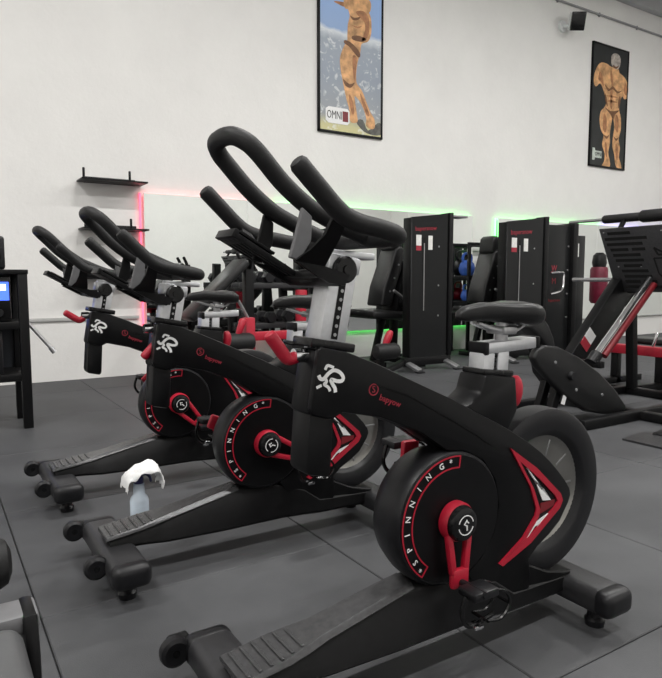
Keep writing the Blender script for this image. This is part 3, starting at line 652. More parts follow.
    return t

def set_crank(bike, th):
    for c in bike.children:
        if c.name.startswith('crank_arm'):
            a = th if c.location.y < 0 else th + PI
            c.rotation_euler = (0, a, 0)
            for g in c.children:
                if g.get('counter'):
                    g.rotation_euler = (0, -a, 0)

BIKE1 = (1.05, 1.22)
bike1 = make_bike('black spin bike farthest from the white wall, its near crank hanging straight down')
bike2 = copy_tree(bike1); bike2['label'] = 'middle black spin bike, between the two other spin bikes'
bike3 = copy_tree(bike1); bike3['label'] = 'black spin bike closest to the wall shelves, beside the spray bottle'
bike1.location = (BIKE1[0], BIKE1[1], 0); bike2.location = (0.99, 2.14, 0); bike3.location = (0.97, 3.04, 0)
set_crank(bike1, R(2)); set_crank(bike2, R(-66)); set_crank(bike3, R(-42))
for bk, a in ((bike2, R(-100)), (bike3, R(-20))):
    for c in bk.children:
        if c.name.startswith('resistance_lever'): c.rotation_euler = (0, a, 0)
        # these two bikes have their handlebars set lower on the post
        if c.name.split('.')[0] in ('handlebar', 'aero_loop', 'horn_bracket', 'loop_bracket', 'clamp_plate', 'device_tray', 'handlebar_slider', 'slider_knob', 'handlebar_post'):
            c.location = (-0.014, 0, -0.072)


# ================================================================ 45 DEGREE LEG PRESS
LP = (3.9, 2.95)
lp = thing('leg_press', 'black inclined leg press with a slotted footplate and chrome guide rods', 'leg press', (LP[0], LP[1], 0))
def lx(pts): return [(a - LP[0], b) for a, b in pts]
def ly(y): return y - LP[1]
def V3(x, y, z): return (x - LP[0], y - LP[1], z)
bm = B(); prism(bm, lx([(3.20, 0.50), (3.232, 0.550), (3.296, 0.578), (3.442, 0.557), (3.648, 0.478), (3.869, 0.36), (4.046, 0.233), (4.19, 0.10), (4.20, 0.06), (4.16, 0.045), (3.98, 0.05), (3.755, 0.096), (3.561, 0.198), (3.355, 0.349), (3.24, 0.44)]), ly(2.68), ly(2.74), 0.018, 3); pd = obj('side_shield', bm, VINYL, lp)
bm = B(); prism(bm, lx([(3.40, 0.55), (3.648, 0.465), (3.869, 0.348), (4.046, 0.221), (4.16, 0.10), (4.05, 0.06), (3.80, 0.10), (3.62, 0.21), (3.46, 0.36)]), ly(2.74), ly(2.92), 0.018, 3); obj('back_pad', bm, VINYL, lp)
for x, z in ((3.40, 0.46), (3.62, 0.26), (3.90, 0.20)): obj('bolt', lathe(B(), [(0, -0.008), (0.010, -0.006), (0.012, 0.004), (0, 0.004)], V3(x, 2.68, z), 'Y', 10), STEEL, pd)
bm = B(); prism(bm, lx([(3.17, 0.69), (3.22, 0.75), (3.30, 0.757), (3.36, 0.70), (3.41, 0.62), (3.43, 0.555), (3.36, 0.53), (3.28, 0.62)]), ly(2.70), ly(2.82), 0.02, 3); obj('head_pad', bm, VINYL, lp)
bm = B()
for y in (2.76, 2.86): beam(bm, V3(3.56, y, 0.36), V3(3.44, y, 0.03), 0.05, 0.06, 0.008)
beam(bm, V3(3.44, 2.60, 0.03), V3(3.44, 3.30, 0.03), 0.07, 0.06, 0.008); sd = obj('front_stand', bm, BLACK, lp)
for y in (2.665,): obj('stand_knob', lathe(B(), [(0, -0.03), (0.025, -0.03), (0.03, -0.01), (0.03, 0.02), (0, 0.02)], V3(3.56, y + 0.02, 0.36), 'Y', 14), RUBBER, sd)
obj('sticker', box(B(), V3(3.515, 2.693, 0.20), (0.035, 0.004, 0.06), ry(R(20))), WHITE, sd)
for y in (2.62, 3.30): obj('base_rail', beam(B(), V3(3.60, y, 0.035), V3(5.15, y, 0.035), 0.07, 0.07, 0.012), BLACK, lp)
for x in (4.25, 5.12): obj('base_crossbar', beam(B(), V3(x, 2.10, 0.033), V3(x, 3.42, 0.033), 0.08, 0.064, 0.012), BLACK, lp)
bm = B(); prism(bm, [(-0.10, 0.0), (0.18, 0.0), (0.18, 0.018), (0.10, 0.026), (-0.10, 0.012)], -0.18, 0.10); o = obj('floor_plate', bm, STAB, lp, V3(3.70, 2.22, 0.0))
bm = B(); beam(bm, V3(3.80, 2.22, 0.02), V3(4.25, 2.26, 0.03), 0.06, 0.035, 0.008); obj('plate_arm', bm, BLACK, lp)
for y, xa in ((3.22, 4.10), (2.34, 4.40)): obj('inclined_beam', beam(B(), V3(xa, y, xa - 3.97), V3(5.02, y, 1.05), 0.09, 0.22, 0.008), BLACK, lp)
bm = B(); beam(bm, V3(5.10, 2.34, 0.06), V3(5.02, 2.34, 1.02), 0.07, 0.07); obj('rear_post', bm, BLACK, lp)
bm = B(); beam(bm, V3(5.10, 3.22, 0.06), V3(5.02, 3.22, 1.02), 0.07, 0.07); obj('rear_post', bm, BLACK, lp)
st = obj('warning_sticker', beam(B(), V3(4.37, 3.173, 0.47), V3(4.47, 3.173, 0.575), 0.003, 0.11, 0.0), WHITE, lp)
obj('sticker_stripe', beam(B(), V3(4.355, 3.171, 0.455), V3(4.405, 3.171, 0.507), 0.003, 0.112, 0.0), RED, lp)
for y in (2.92, 2.26):
    obj('guide_rod', cyl(B(), V3(4.16, y, 0.43), V3(4.80, y, 0.99), 0.030, 20), CHROME, lp)
    obj('rod_buffer', tube(B(), [V3(4.10, y, 0.378), V3(4.17, y, 0.44)], 0.045, 16), RUBBER, lp)
obj('rod_reflection', cyl(B(), V3(4.22, 2.895, 0.425), V3(4.82, 2.895, 0.950), 0.024, 16), REDDK, lp)  # dark red tube paints the reflection on the chrome rod
bm = B(); beam(bm, V3(4.13, 2.84, 0.37), V3(4.13, 3.26, 0.37), 0.05, 0.05); obj('lower_crossbar', bm, BLACK, lp)
# footplate: plane through far edge, u along -Y, v down the slope
FU = Vector((0, -1, 0)); FV = Vector((0.26, 0, -0.49)).normalized(); FN = FU.cross(FV).normalized()
if FN.x > 0: FN = -FN
FO = Vector(V3(4.60, 3.25, 1.39)); FW, FH = 1.10, 0.57
def fpt(u, v, h=0.0): return FO + FU * u + FV * v + FN * h
def fbox(bm, u0, u1, v0, v1, h0, h1, bev=0.0):
    M = Matrix(((FU.x, FV.x, FN.x, 0), (FU.y, FV.y, FN.y, 0), (FU.z, FV.z, FN.z, 0), (0, 0, 0, 1)))
    return box(bm, fpt((u0 + u1) / 2, (v0 + v1) / 2, (h0 + h1) / 2), (abs(u1 - u0), abs(v1 - v0), abs(h1 - h0)), M, bev)
FPM = mat('textured_black_steel', (0.045, 0.045, 0.048), 0.5, 0.1, 0.2, 60, 0.1, 500)
rows = [(.065, .26), (.03, .385), (.035, .34), (.055, .21), (.065, .30), (.075, .315), (.135, .29), (.105, .33), (.115, .35), (.11, .24), (.10, .42)]
cuts = []
for k, (u0, u1) in enumerate(rows):
    v = 0.045 + k * 0.0475; cuts += [(u0, u1, v), (FW - u1, FW - u0, v)]
    if k in (3, 9): cuts += [(u1 + .03, u1 + .14, v), (FW - u1 - .14, FW - u1 - .03, v)]
# plate as one flat sheet; thin black bars paint the dark of the slots
bm = B(); fbox(bm, 0, FW, 0, FH, -0.012, 0.0, 0.006); fp = obj('footplate', bm, FPM, lp)
for u0, u1, v in cuts: obj('slot_shade', fbox(B(), u0, u1, v - 0.013, v + 0.013, -0.002, 0.0015), mat('deep_black', (0.002, 0.002, 0.002), 0.9, 0, 0.1, 20), fp)  # black bars on the sheet stand in for shade in cut-outs
for u, v in ((.035, .03), (.51, .04), (.085, .335), (.28, .335), (.20, .55), (.82, .335), (1.06, .03)): obj('bolt', lathe(B(), [(0, 0), (0.008, 0), (0.006, 0.004), (0, 0.005)], tuple(fpt(u, v, 0.0)), 'X', 8), STEEL, fp)
def fstroke(pts, wd):
    bm = B()
    for (a, b), (c, d) in zip(pts, pts[1:]): beam(bm, fpt(a, b, 0.001), fpt(c, d, 0.001), wd, 0.004, 0.0, tuple((FV if abs(a - c) > abs(b - d) else FU)))
    return bm
DB = MATS['deep_black']
obj('shield_outline', fstroke([(.40, .27), (.72, .27), (.71, .40), (.66, .47), (.56, .52), (.46, .47), (.41, .40), (.40, .27)], 0.012), DB, fp)
obj('crown_mark', fstroke([(.44, .24), (.42, .18), (.48, .22), (.56, .16), (.64, .22), (.70, .18), (.68, .24), (.44, .24)], 0.016), DB, fp)
for u in (.48, .56, .64): obj('shield_bar', fstroke([(u, .31), (u + .02, .42)], 0.028), DB, fp)
bm = B()
for u in (.12, .98): fbox(bm, u - .04, u + .04, 0.05, FH + 0.02, -0.10, -0.012, 0.01)
fbox(bm, 0.05, FW - .05, 0.30, 0.40, -0.09, -0.012, 0.01); obj('carriage', bm, BLACK, lp)
for y, s in ((3.22, 1), (2.20, -1)): obj('weight_peg', cyl(B(), V3(4.90, y, 0.985), V3(4.90, y + s * 0.48, 0.985), 0.017, 14), STEEL, lp)
bm = B(); cyl(bm, V3(4.72, 3.62, 1.475), V3(4.72, 2.0, 1.475), 0.013, 12); tb = obj('top_bar', bm, STEEL, lp)
for y0, y1, r in ((3.28, 2.98, .034), (2.95, 2.72, .048), (2.69, 2.45, .052), (2.42, 2.15, .034)): obj('foam_roller', tube(B(), [V3(4.72, y0, 1.475), V3(4.72, y1, 1.475)], r, 16, dome=True), FOAM, tb)
bm = B()
for y in (3.10, 2.30): beam(bm, V3(4.64, y, 1.36), V3(4.72, y, 1.475), 0.03, 0.03, 0.003)
obj('bar_bracket', bm, BLACK, lp)

# ---------------------------------------------------------------- red framed bench behind the leg press
rb = thing('weight_bench', 'red framed weight bench standing behind the leg press', 'bench', (5.55, 3.45, 0))
obj('side_rail', beam(B(), (0, -0.75, 0.335), (0, 0.30, 0.335), 0.09, 0.085, 0.008), RED, rb)
for y in (-0.2, 0.24): obj('leg', beam(B(), (0.02, y, 0.0), (0.02, y, 0.30), 0.07, 0.07, 0.006), BLACK, rb)
obj('foot_bar', beam(B(), (-0.30, -0.2, 0.03), (0.40, -0.2, 0.03), 0.07, 0.06, 0.008), BLACK, rb)
obj('foot_bar', beam(B(), (-0.30, 0.24, 0.03), (0.40, 0.24, 0.03), 0.07, 0.06, 0.008), BLACK, rb)
obj('upright', beam(B(), (0.08, -0.35, 0.03), (0.08, -0.35, 1.0), 0.08, 0.08, 0.006), BLACK, rb)
obj('bench_pad', box(B(), (0.30, -0.2, 0.40), (0.28, 0.9, 0.06), None, 0.025, 3), VINYL, rb)
obj('pull_lever', tube(B(), [(-0.02, -0.14, 0.37), (0.0, -0.17, 0.50)], [0.012, 0.018], 10, dome=True), CHROME, rb)
t = thing('weight_plate', 'green bumper plate hung on the red framed bench', 'weight plate', (5.70, 3.10, 0.55))
obj('disc', lathe(B(), [(0.025, -0.03), (0.15, -0.03), (0.16, -0.02), (0.16, 0.02), (0.15, 0.03), (0.025, 0.03)], (0, 0, 0), 'X', 32, True), GREENP, t)
obj('hub_ring', lathe(B(), [(0.024, -0.032), (0.04, -0.032), (0.04, 0.032), (0.024, 0.032)], (0, 0, 0), 'X', 20, True), STEEL, t)
obj('plate_horn', cyl(B(), (0.02, -0.35, 0.55), (0.20, -0.35, 0.55), 0.022, 12), STEEL, rb)

# ================================================================ SELECTORISED MACHINES
LBLW = mat('white_label', (0.70, 0.70, 0.68), 0.5, 0, 0.1, 40)
PANEL = mat('black_panel', (0.009, 0.0095, 0.010), 0.32, 0, 0.1, 4, spec=0.26)
def tower(t, x0, x1, z0, zl, zr, dep=0.13, word='bapersnow'):
    """weight stack tower, front at local y=0"""
    wd = x1 - x0
    bm = B(); prism(bm, [(x0, z0), (x1 - 0.12 * wd, z0), (x1 - 0.12 * wd, zr - 0.01), (x0, zl)], -0.012, 0.01, 0.004, 1)
    fpn = obj('front_panel', bm, PANEL, t)
    bm = B(); prism(bm, [(x1 - 0.10 * wd, z0), (x1, z0), (x1, zr + 0.005), (x1 - 0.10 * wd, zr)], -0.03, dep, 0.01, 2); obj('side_column', bm, BLACK, t)
    bm = B(); prism(bm, [(x0, z0), (x0 + 0.06 * wd, z0), (x0 + 0.06 * wd, zl), (x0, zl - 0.005)], 0.012, dep, 0.008, 2); obj('side_column', bm, BLACK, t)
    bm = B(); prism(bm, [(x0 + .04, z0), (x1 - .04, z0), (x1 - .04, zr - 0.03), (x0 + .04, zl - 0.03)], dep - 0.02, dep); obj('rear_panel', bm, PANEL, t)
    xs = x0 + wd * 0.30
    obj('slot_shade', box(B(), (xs, -0.0125, z0 + (zl - z0) * 0.60), (0.035, 0.003, (zl - z0) * 0.52)), MATS['deep_black'], fpn)  # black strip on the panel paints the shade of a recess
    obj('guide_rod', cyl(B(), (xs, -0.016, z0 + (zl - z0) * 0.34), (xs, -0.016, z0 + (zl - z0) * 0.82), 0.006, 8), STEEL, fpn)
    H = zl - z0
    obj('label_plate', box(B(), (x0 + wd * 0.17, -0.0135, z0 + H * 0.84), (wd * 0.12, 0.003, H * 0.075)), LBLW, fpn)
    obj('label_plate', box(B(), (x0 + wd * 0.17, -0.0135, z0 + H * 0.785), (wd * 0.12, 0.003, H * 0.035)), REDTXT, fpn)
    obj('label_plate', box(B(), (x0 + wd * 0.45, -0.0135, z0 + H * 0.825), (wd * 0.10, 0.003, H * 0.10)), LBLW, fpn)
    bm = B(); text_on(bm, word, wd * 0.115, Matrix.Translation((x0 + wd * 0.34, -0.014, z0 + H * 0.925)) @ ry(R(-4))); obj('brand_lettering', bm, REDTXT, fpn)
    for zz in (0.30, 0.52, 0.80): obj('bolt', lathe(B(), [(0, -0.006), (0.010, -0.004), (0.010, 0.002), (0, 0.002)], (x0 + wd * 0.66, -0.013, z0 + H * zz), 'Y', 8), STEEL, fpn)
def press_machine(label, px, py, x1, zl, zr, bx, seatx):
    t = thing('weight_machine', label, 'weight machine', (px, py, 0))
    tower(t, 0, x1, 0.14, zl, zr)
    obj('base_beam', beam(B(), (-0.08, 0.02, 0.10), (x1, 0.02, 0.10), 0.08, 0.09, 0.01), BLACK, t)
    for x in (-0.04, x1 - 0.085):
        ft = obj('foot', beam(B(), (x, -0.02, 0.09), (x + 0.05, -0.17, 0.025), 0.08, 0.03, 0.006, (1, 0, 0)), STEEL, t)
        obj('foot_pad', box(B(), (x + 0.05, -0.17, 0.008), (0.09, 0.06, 0.016), None, 0.004), RUBBER, t)
    obj('floor_rail', beam(B(), (x1 * 0.4, 0.05, 0.06), (x1 * 0.4, 0.80, 0.06), 0.09, 0.07, 0.01), BLACK, t)
    if x1 < 0.6: obj('top_plate', box(B(), (x1 + 0.10, 0.06, zr - 0.03), (0.24, 0.16, 0.03), None, 0.006), STEEL, t)
    # seat
    sx, sy = seatx, 0.62
    bm = B(); box(bm, (sx, sy - 0.06, 0.590), (0.50, 0.50, 0.09), ry(R(3)), 0.035, 3); obj('seat_pad', bm, VINYL, t)
    bm = B(); box(bm, (sx, sy, 0.550), (0.47, 0.40, 0.03), ry(R(4)), 0.008); obj('seat_plate', bm, STAB, t)
    b0 = bx
    bm = B(); prism(bm, [(b0, 0.68), (b0 + 0.04, 0.90), (b0 + 0.14, 1.15), (b0 + 0.20, 1.33), (b0 + 0.26, 1.37), (b0 + 0.33, 1.34), (b0 + 0.30, 1.10), (b0 + 0.20, 0.85), (b0 + 0.16, 0.68)], sy - 0.15, sy + 0.15, 0.03, 3); br = obj('backrest', bm, VINYL, t)
    for z in (0.85, 1.0, 1.15): obj('bolt', lathe(B(), [(0, -0.008), (0.012, -0.006), (0.012, 0.004), (0, 0.004)], (b0 + 0.12 + (z - 0.85) * .4, sy - 0.15, z), 'Y', 8), STEEL, br)
    bm = B(); prism(bm, [(b0 + 0.19, 0.60), (b0 + 0.26, 0.92), (b0 + 0.36, 1.20), (b0 + 0.50, 1.22), (b0 + 0.52, 0.60)], sy - 0.17, sy + 0.12, 0.02, 2); obj('back_shroud', bm, BLACK, t)
    bm = B(); prism(bm, [(b0 + 0.17, 1.32), (b0 + 0.19, 1.50), (b0 + 0.24, 1.54), (b0 + 0.31, 1.52), (b0 + 0.33, 1.34), (b0 + 0.25, 1.30)], sy - 0.12, sy + 0.12, 0.025, 3); obj('headrest', bm, VINYL, t)
    bm = B(); beam(bm, (b0 + 0.28, sy, 0.10), (b0 + 0.34, sy, 1.30), 0.08, 0.08, 0.008); obj('back_post', bm, BLACK, t)
    bm = B(); beam(bm, (sx + 0.08, sy - 0.03, 0.54), (sx - 0.06, sy - 0.03, 0.03), 0.07, 0.06, 0.008); obj('seat_post', bm, BLACK, t)
    obj('cross_foot', beam(B(), (sx - 0.06, sy - 0.25, 0.03), (sx - 0.06, sy + 0.20, 0.03), 0.08, 0.06, 0.01), BLACK, t)
    bm = B(); beam(bm, (sx - 0.06, sy, 0.05), (b0 + 0.40, sy, 0.08), 0.07, 0.06, 0.008); obj('seat_rail', bm, BLACK, t)
    bm = B(); tube(bm, crom([(b0 + 0.28, sy - 0.26, 0.72), (b0 + 0.16, sy - 0.30, 0.80), (b0 + 0.06, sy - 0.30, 0.86)], 4), 0.016, 8, dome=True); hd = obj('hand_lever', bm, STEEL, t)
    obj('pivot_boss', lathe(B(), [(0, -0.04), (0.05, -0.04), (0.06, -0.02), (0.06, 0.05), (0, 0.05)], (b0 + 0.28, sy - 0.24, 0.72), 'Y', 20), BLACK, t)
    return t
m1 = press_machine('weight machine with seat, alone between the spin bikes and the long mirror', 4.36, 5.32, 0.58, 1.64, 1.71, -0.03, 0.0)
m2 = press_machine('weight machine with seat, side by side with the cable tower', 5.80, 5.32, 0.72, 1.66, 1.745, 0.12, 0.15)
# knee roller on an arm of the first machine
obj('roller_arm', beam(B(), (-0.03, 0.06, 0.10), (-0.80, -0.55, 0.10), 0.06, 0.06, 0.008), BLACK, m1)
obj('roller_post', beam(B(), (-0.80, -0.55, 0.0), (-0.80, -0.55, 0.32), 0.06, 0.06, 0.008), BLACK, m1)
obj('knee_roller', tube(B(), [(-0.90, -0.66, 0.33), (-0.72, -0.66, 0.33)], 0.075, 20, dome=True), FOAM, m1)
obj('red_lever', tube(B(), crom([(-0.80, -0.62, 0.38), (-0.77, -0.62, 0.44), (-0.74, -0.62, 0.50)], 3), [0.028, .03, .034, .036, .036, .034, .03], 12, dome=True), RED, m1)
# cable tower
m3 = thing('cable_tower', 'black cable tower with a red crown mark and bent steel handle', 'cable machine', (6.56, 5.34, 0))
bm = B(); box(bm, (0.21, 0.10, 0.86), (0.42, 0.22, 1.60), None, 0.01); cb = obj('column', bm, PANEL, m3)
bm = B(); box(bm, (0.47, 0.08, 0.86), (0.09, 0.28, 1.66), None, 0.01); obj('side_column', bm, BLACK, m3)
bm = B(); box(bm, (0.66, 0.12, 0.80), (0.26, 0.16, 1.50), None, 0.01); rc = obj('rear_column', bm, PANEL, m3)
obj('label_plate', box(B(), (0.62, 0.037, 1.36), (0.07, 0.004, 0.17)), LBLW, rc)
obj('base_plate', box(B(), (0.42, 0.10, 0.03), (0.80, 0.50, 0.06), None, 0.012), BLACK, m3)
bm = B(); text_on(bm, 'W', 0.10, Matrix.Translation((0.12, -0.012, 1.12))); box(bm, (0.12, -0.012, 1.07), (0.12, 0.002, 0.02)); obj('crown_mark', bm, REDTXT, cb)
bm = B(); text_on(bm, 'M', 0.11, Matrix.Translation((0.12, -0.012, 0.96))); text_on(bm, 'bapersnow', 0.05, Matrix.Translation((0.14, -0.012, 0.72))); obj('brand_lettering', bm, REDDK, cb)
obj('bent_handle', tube(B(), crom([(0.06, -0.02, 1.06), (0.16, -0.06, 1.07), (0.24, -0.06, 1.06), (0.245, -0.06, 0.98), (0.235, -0.06, 0.88), (0.17, -0.06, 0.83), (0.06, -0.02, 0.80)], 4), 0.014, 8), CHROME, m3)
for z in (0.5, 0.8, 1.1, 1.4): obj('bolt', lathe(B(), [(0, -0.008), (0.012, -0.006), (0.012, 0.004), (0, 0.004)], (0.38, -0.01, z), 'Y', 8), STEEL, cb)

# boxing bag beyond the towers
t = thing('boxing_bag', 'dark red free standing boxing bag beyond the cable tower', 'boxing bag', (8.40, 5.9, 0))
obj('base', lathe(B(), [(0, 0), (0.30, 0), (0.31, 0.05), (0.26, 0.22), (0.10, 0.27), (0, 0.27)], (0, 0, 0), 'Z', 28), RUBBER, t)
obj('post', cyl(B(), (0, 0, 0.25), (0, 0, 0.70), 0.045, 14), BLACK, t)
obj('bag', lathe(B(), [(0, 0.62), (0.10, 0.63), (0.125, 0.67), (0.125, 1.12), (0.11, 1.16), (0, 1.16)], (0, 0, 0), 'Z', 28), mat('dark_red_vinyl', (0.14, 0.006, 0.025), 0.45, 0, 0.2, 12), t)
obj('head_cap', lathe(B(), [(0, 1.15), (0.09, 1.16), (0.105, 1.22), (0.09, 1.33), (0.05, 1.37), (0, 1.37)], (0, 0, 0), 'Z', 24), VINYL, t)

# ================================================================ DUMBBELL RACK AND DUMBBELLS
dk = thing('dumbbell_rack', 'two tier black dumbbell rack in front of the long mirror', 'rack', (3.40, 6.22, 0))
for x in (-0.63, 0.0, 0.63):
    obj('upright', beam(B(), (x, 0.10, 0.0), (x, 0.20, 1.16), 0.08, 0.08, 0.008, (1, 0, 0)), BLACK, dk)
    obj('foot', beam(B(), (x, -0.30, 0.035), (x, 0.30, 0.035), 0.08, 0.07, 0.01), BLACK, dk)
TIER = []
for z, y in ((0.50, -0.06), (0.92, -0.02)):
    for dy in (-0.10, 0.10): obj('tier_rail', beam(B(), (-0.66, y + dy, z), (0.66, y + dy, z), 0.05, 0.06, 0.006), STAB, dk)
    for x in (-0.63, 0.0, 0.63): obj('tier_arm', beam(B(), (x, y - 0.12, z - 0.04), (x, y + 0.20, z - 0.04), 0.05, 0.04, 0.004), BLACK, dk)
    TIER.append((z, y))
ORD = ['smallest', 'second smallest', 'third smallest', 'third largest', 'second largest', 'largest']
for ti, (z, y) in enumerate(TIER):
    for k in range(6):
        r = 0.060 + 0.0055 * k; tn = 'lower' if ti == 0 else 'upper'
        t = thing('dumbbell', '%s black hex dumbbell on the %s tier of the dumbbell rack' % (ORD[k], tn), 'dumbbell', (3.40 - 0.54 + k * 0.205 + 0.005 * k, 6.22 + y, z + 0.031 + r * 0.87), 0, 'dumbbells on the %s tier' % tn)
        for s in (-1, 1):
            bm = B(); lathe(bm, [(0, s * 0.06), (r * 0.9, s * 0.06), (r, s * 0.075), (r, s * 0.135), (r * 0.85, s * 0.15), (0, s * 0.15)], (0, 0, 0), 'Y', 6); obj('weight_head', bm, RUBBER, t)
        obj('grip', tube(B(), [(0, -0.065, 0), (0, 0, 0), (0, 0.065, 0)], [0.014, 0.017, 0.014], 10), CHROME, t)
t = thing('foam_roller', 'short red foam roller standing on the lower tier of the dumbbell rack', 'foam roller', (3.30, 5.80, 0.0))
obj('roller_body', lathe(B(), [(0.03, 0), (0.058, 0.005), (0.062, 0.02), (0.062, 0.86), (0.058, 0.875), (0.03, 0.88)], (0, 0, 0), 'Z', 20, True), RED, t); t['label'] = 'tall red foam roller standing in front of the dumbbell rack'

# ---------------------------------------------------------------- incline bench
ib = thing('incline_bench', 'black adjustable incline bench standing between dumbbell rack and wall shelves', 'bench', (2.38, 5.72, 0))
bm = B(); beam(bm, (-0.35, 0, 0.62), (0.22, 0, 1.16), 0.30, 0.08, 0.025); obj('back_pad', bm, VINYL, ib)
bm = B(); beam(bm, (-0.75, 0, 0.50), (-0.38, 0, 0.54), 0.30, 0.08, 0.025); obj('seat_pad', bm, VINYL, ib)
bm = B(); beam(bm, (0.28, 0, 0.02), (0.28, 0, 1.16), 0.09, 0.09, 0.008); obj('post', bm, BLACK, ib)
bm = B(); beam(bm, (-0.70, 0, 0.10), (0.30, 0, 0.10), 0.07, 0.08, 0.008); beam(bm, (-0.45, 0, 0.10), (-0.45, 0, 0.50), 0.06, 0.06, 0.006); obj('frame', bm, BLACK, ib)
for x in (-0.68, 0.28): obj('foot', beam(B(), (x, -0.26, 0.03), (x, 0.26, 0.03), 0.07, 0.06, 0.01), BLACK, ib)
for s in (-1, 1): obj('bar_horn', tube(B(), crom([(0.28, s * 0.05, 1.10), (0.26, s * 0.10, 1.16), (0.22, s * 0.11, 1.24)], 3), 0.018, 8, dome=True), BLACK, ib)

# ---------------------------------------------------------------- red preacher bench
pb = thing('preacher_bench', 'bench with red uprights and a steel rod behind the spin bikes', 'bench', (2.25, 4.45, 0))
obj('upright', beam(B(), (-0.18, 0, 0.02), (-0.18, 0, 0.70), 0.08, 0.075, 0.006), RED, pb)
obj('cross_beam', beam(B(), (-0.22, 0, 0.555), (0.42, 0, 0.555), 0.07, 0.065, 0.006), RED, pb)
obj('upright', beam(B(), (0.38, 0, 0.02), (0.38, 0, 0.58), 0.07, 0.07, 0.006), BLACK, pb)
obj('steel_rod', cyl(B(), (-0.17, 0, 0.67), (-0.27, -0.02, 0.83), 0.012, 10), STEEL, pb)
obj('seat_pad', box(B(), (0.40, 0, 0.62), (0.34, 0.26, 0.06), None, 0.025, 3), VINYL, pb)
for x in (-0.18, 0.38): obj('foot', beam(B(), (x, -0.30, 0.03), (x, 0.30, 0.03), 0.07, 0.06, 0.01), BLACK, pb)
obj('knee_roller', tube(B(), [(-0.38, -0.05, 0.52), (-0.20, -0.05, 0.52)], 0.07, 18, dome=True), FOAM, pb)
obj('red_lever', tube(B(), [(-0.29, -0.05, 0.58), (-0.25, -0.05, 0.68)], [0.022, 0.03], 12, dome=True), RED, pb)

# ---------------------------------------------------------------- storage rack with kettlebells
sr = thing('storage_rack', 'black two shelf storage rack between the weight machines and the mirror', 'rack', (6.42, 6.39, 0))
for x in (-0.32, 0.32):
    for y in (-0.16, 0.16): obj('post', box(B(), (x, y, 0.72), (0.04, 0.04, 1.44), None, 0.004), BLACK, sr)
for z in (0.66, 1.0): obj('shelf', box(B(), (0, 0, z), (0.66, 0.36, 0.07), None, 0.006), BLACK, sr)
obj('top_bar', beam(B(), (-0.34, -0.16, 1.45), (0.36, -0.16, 1.45), 0.04, 0.04, 0.004), BLACK, sr)
obj('top_bar', beam(B(), (-0.34, 0.16, 1.45), (0.36, 0.16, 1.45), 0.04, 0.04, 0.004), BLACK, sr)
def kettle(label, x, y, z, m, r=0.10):
    t = thing('kettlebell', label, 'kettlebell', (x, y, z), 0, 'kettlebells on the storage rack')
    obj('bell', lathe(B(), [(0, 0), (r * 0.7, 0), (r * 0.95, r * 0.45), (r, r * 0.9), (r * 0.85, r * 1.45), (r * 0.5, r * 1.8), (0, r * 1.88)], (0, 0, 0), 'Z', 22), m, t)
    obj('handle', tube(B(), crom([(-r * 0.6, 0, r * 1.5), (-r * 0.72, 0, r * 2.1), (-r * 0.45, 0, r * 2.6), (r * 0.45, 0, r * 2.6), (r * 0.72, 0, r * 2.1), (r * 0.6, 0, r * 1.5)], 4), r * 0.17, 8), m, t)
kettle('blue kettlebell on the upper shelf of the storage rack', 6.20, 6.37, 1.035, BLUEP, 0.11)
kettle('black kettlebell on the upper shelf of the storage rack', 6.55, 6.37, 1.035, RUBBER, 0.13)
kettle('blue kettlebell on the lower shelf of the storage rack', 6.20, 6.37, 0.695, BLUEP, 0.08)
kettle('red kettlebell on the lower shelf of the storage rack', 6.48, 6.37, 0.695, RED, 0.09)

# ================================================================ MEDIA RACK BY THE WALL
mr_ = thing('media_rack', 'black metal rack with a lit blue screen beside the wall shelves', 'rack', (0.10, 4.84, 0))
for x, y in ((0.44, -0.19), (0.44, 0.17), (-0.44, -0.19), (-0.44, 0.17)): obj('post', box(B(), (x, y, 0.525), (0.06, 0.05, 1.05), None, 0.005), BLACK, mr_)
obj('top_board', box(B(), (0, -0.01, 1.04), (0.95, 0.42, 0.03), None, 0.004), BLACK, mr_)
for z in (0.69, 0.345): obj('shelf', box(B(), (0, -0.01, z), (0.92, 0.40, 0.05), None, 0.004), BLACK, mr_)
obj('rear_panel', box(B(), (0, 0.185, 0.70), (0.88, 0.015, 0.68)), mat('dark_blue_panel', (0.02, 0.024, 0.032), 0.5, 0, 0.1, 5), mr_)
bm = B(); tube(bm, [(0.47, -0.15, 0.70), (0.60, -0.16, 0.53)], 0.012, 8); tube(bm, [(0.60, -0.16, 0.53), (0.625, -0.163, 0.495)], 0.017, 10); obj('side_lever', bm, STEEL, mr_)
am = thing('amplifier', 'black amplifier with a blue lit display inside the media rack', 'amplifier', (0.19, 4.80, 0.715))
obj('case', box(B(), (0, 0, 0.15), (0.56, 0.28, 0.29), None, 0.006), GLOSS, am)
obj('display', box(B(), (0.07, -0.142, 0.20), (0.40, 0.006, 0.12)), mat('display_blue', (0.05, 0.12, 0.75), 0.3, 0, emit=1.6), am)
for k in range(5): obj('display_segment', box(B(), (-0.07 + k * 0.075, -0.146, 0.225), (0.045, 0.003, 0.04)), mat('display_white', (0.75, 0.85, 1.0), 0.3, 0, emit=1.6), am)
for k in range(4): obj('dial', lathe(B(), [(0, -0.02), (0.022, -0.02), (0.025, 0), (0, 0)], (-0.15 + k * 0.12, -0.14, 0.06), 'Y', 16), RUBBER, am)
sb = thing('subwoofer_box', 'matt black box on the lower shelf of the media rack', 'box', (0.08, 4.83, 0.37))
obj('case', box(B(), (0, 0, 0.14), (0.66, 0.30, 0.28), None, 0.008), RUBBER, sb)
obj('front_grille', box(B(), (0, -0.153, 0.14), (0.58, 0.008, 0.22), None, 0.003), BLACK, sb)
tl = thing('table_loudspeaker', 'small black loudspeaker on top of the media rack', 'speaker', (0.37, 4.82, 1.055))
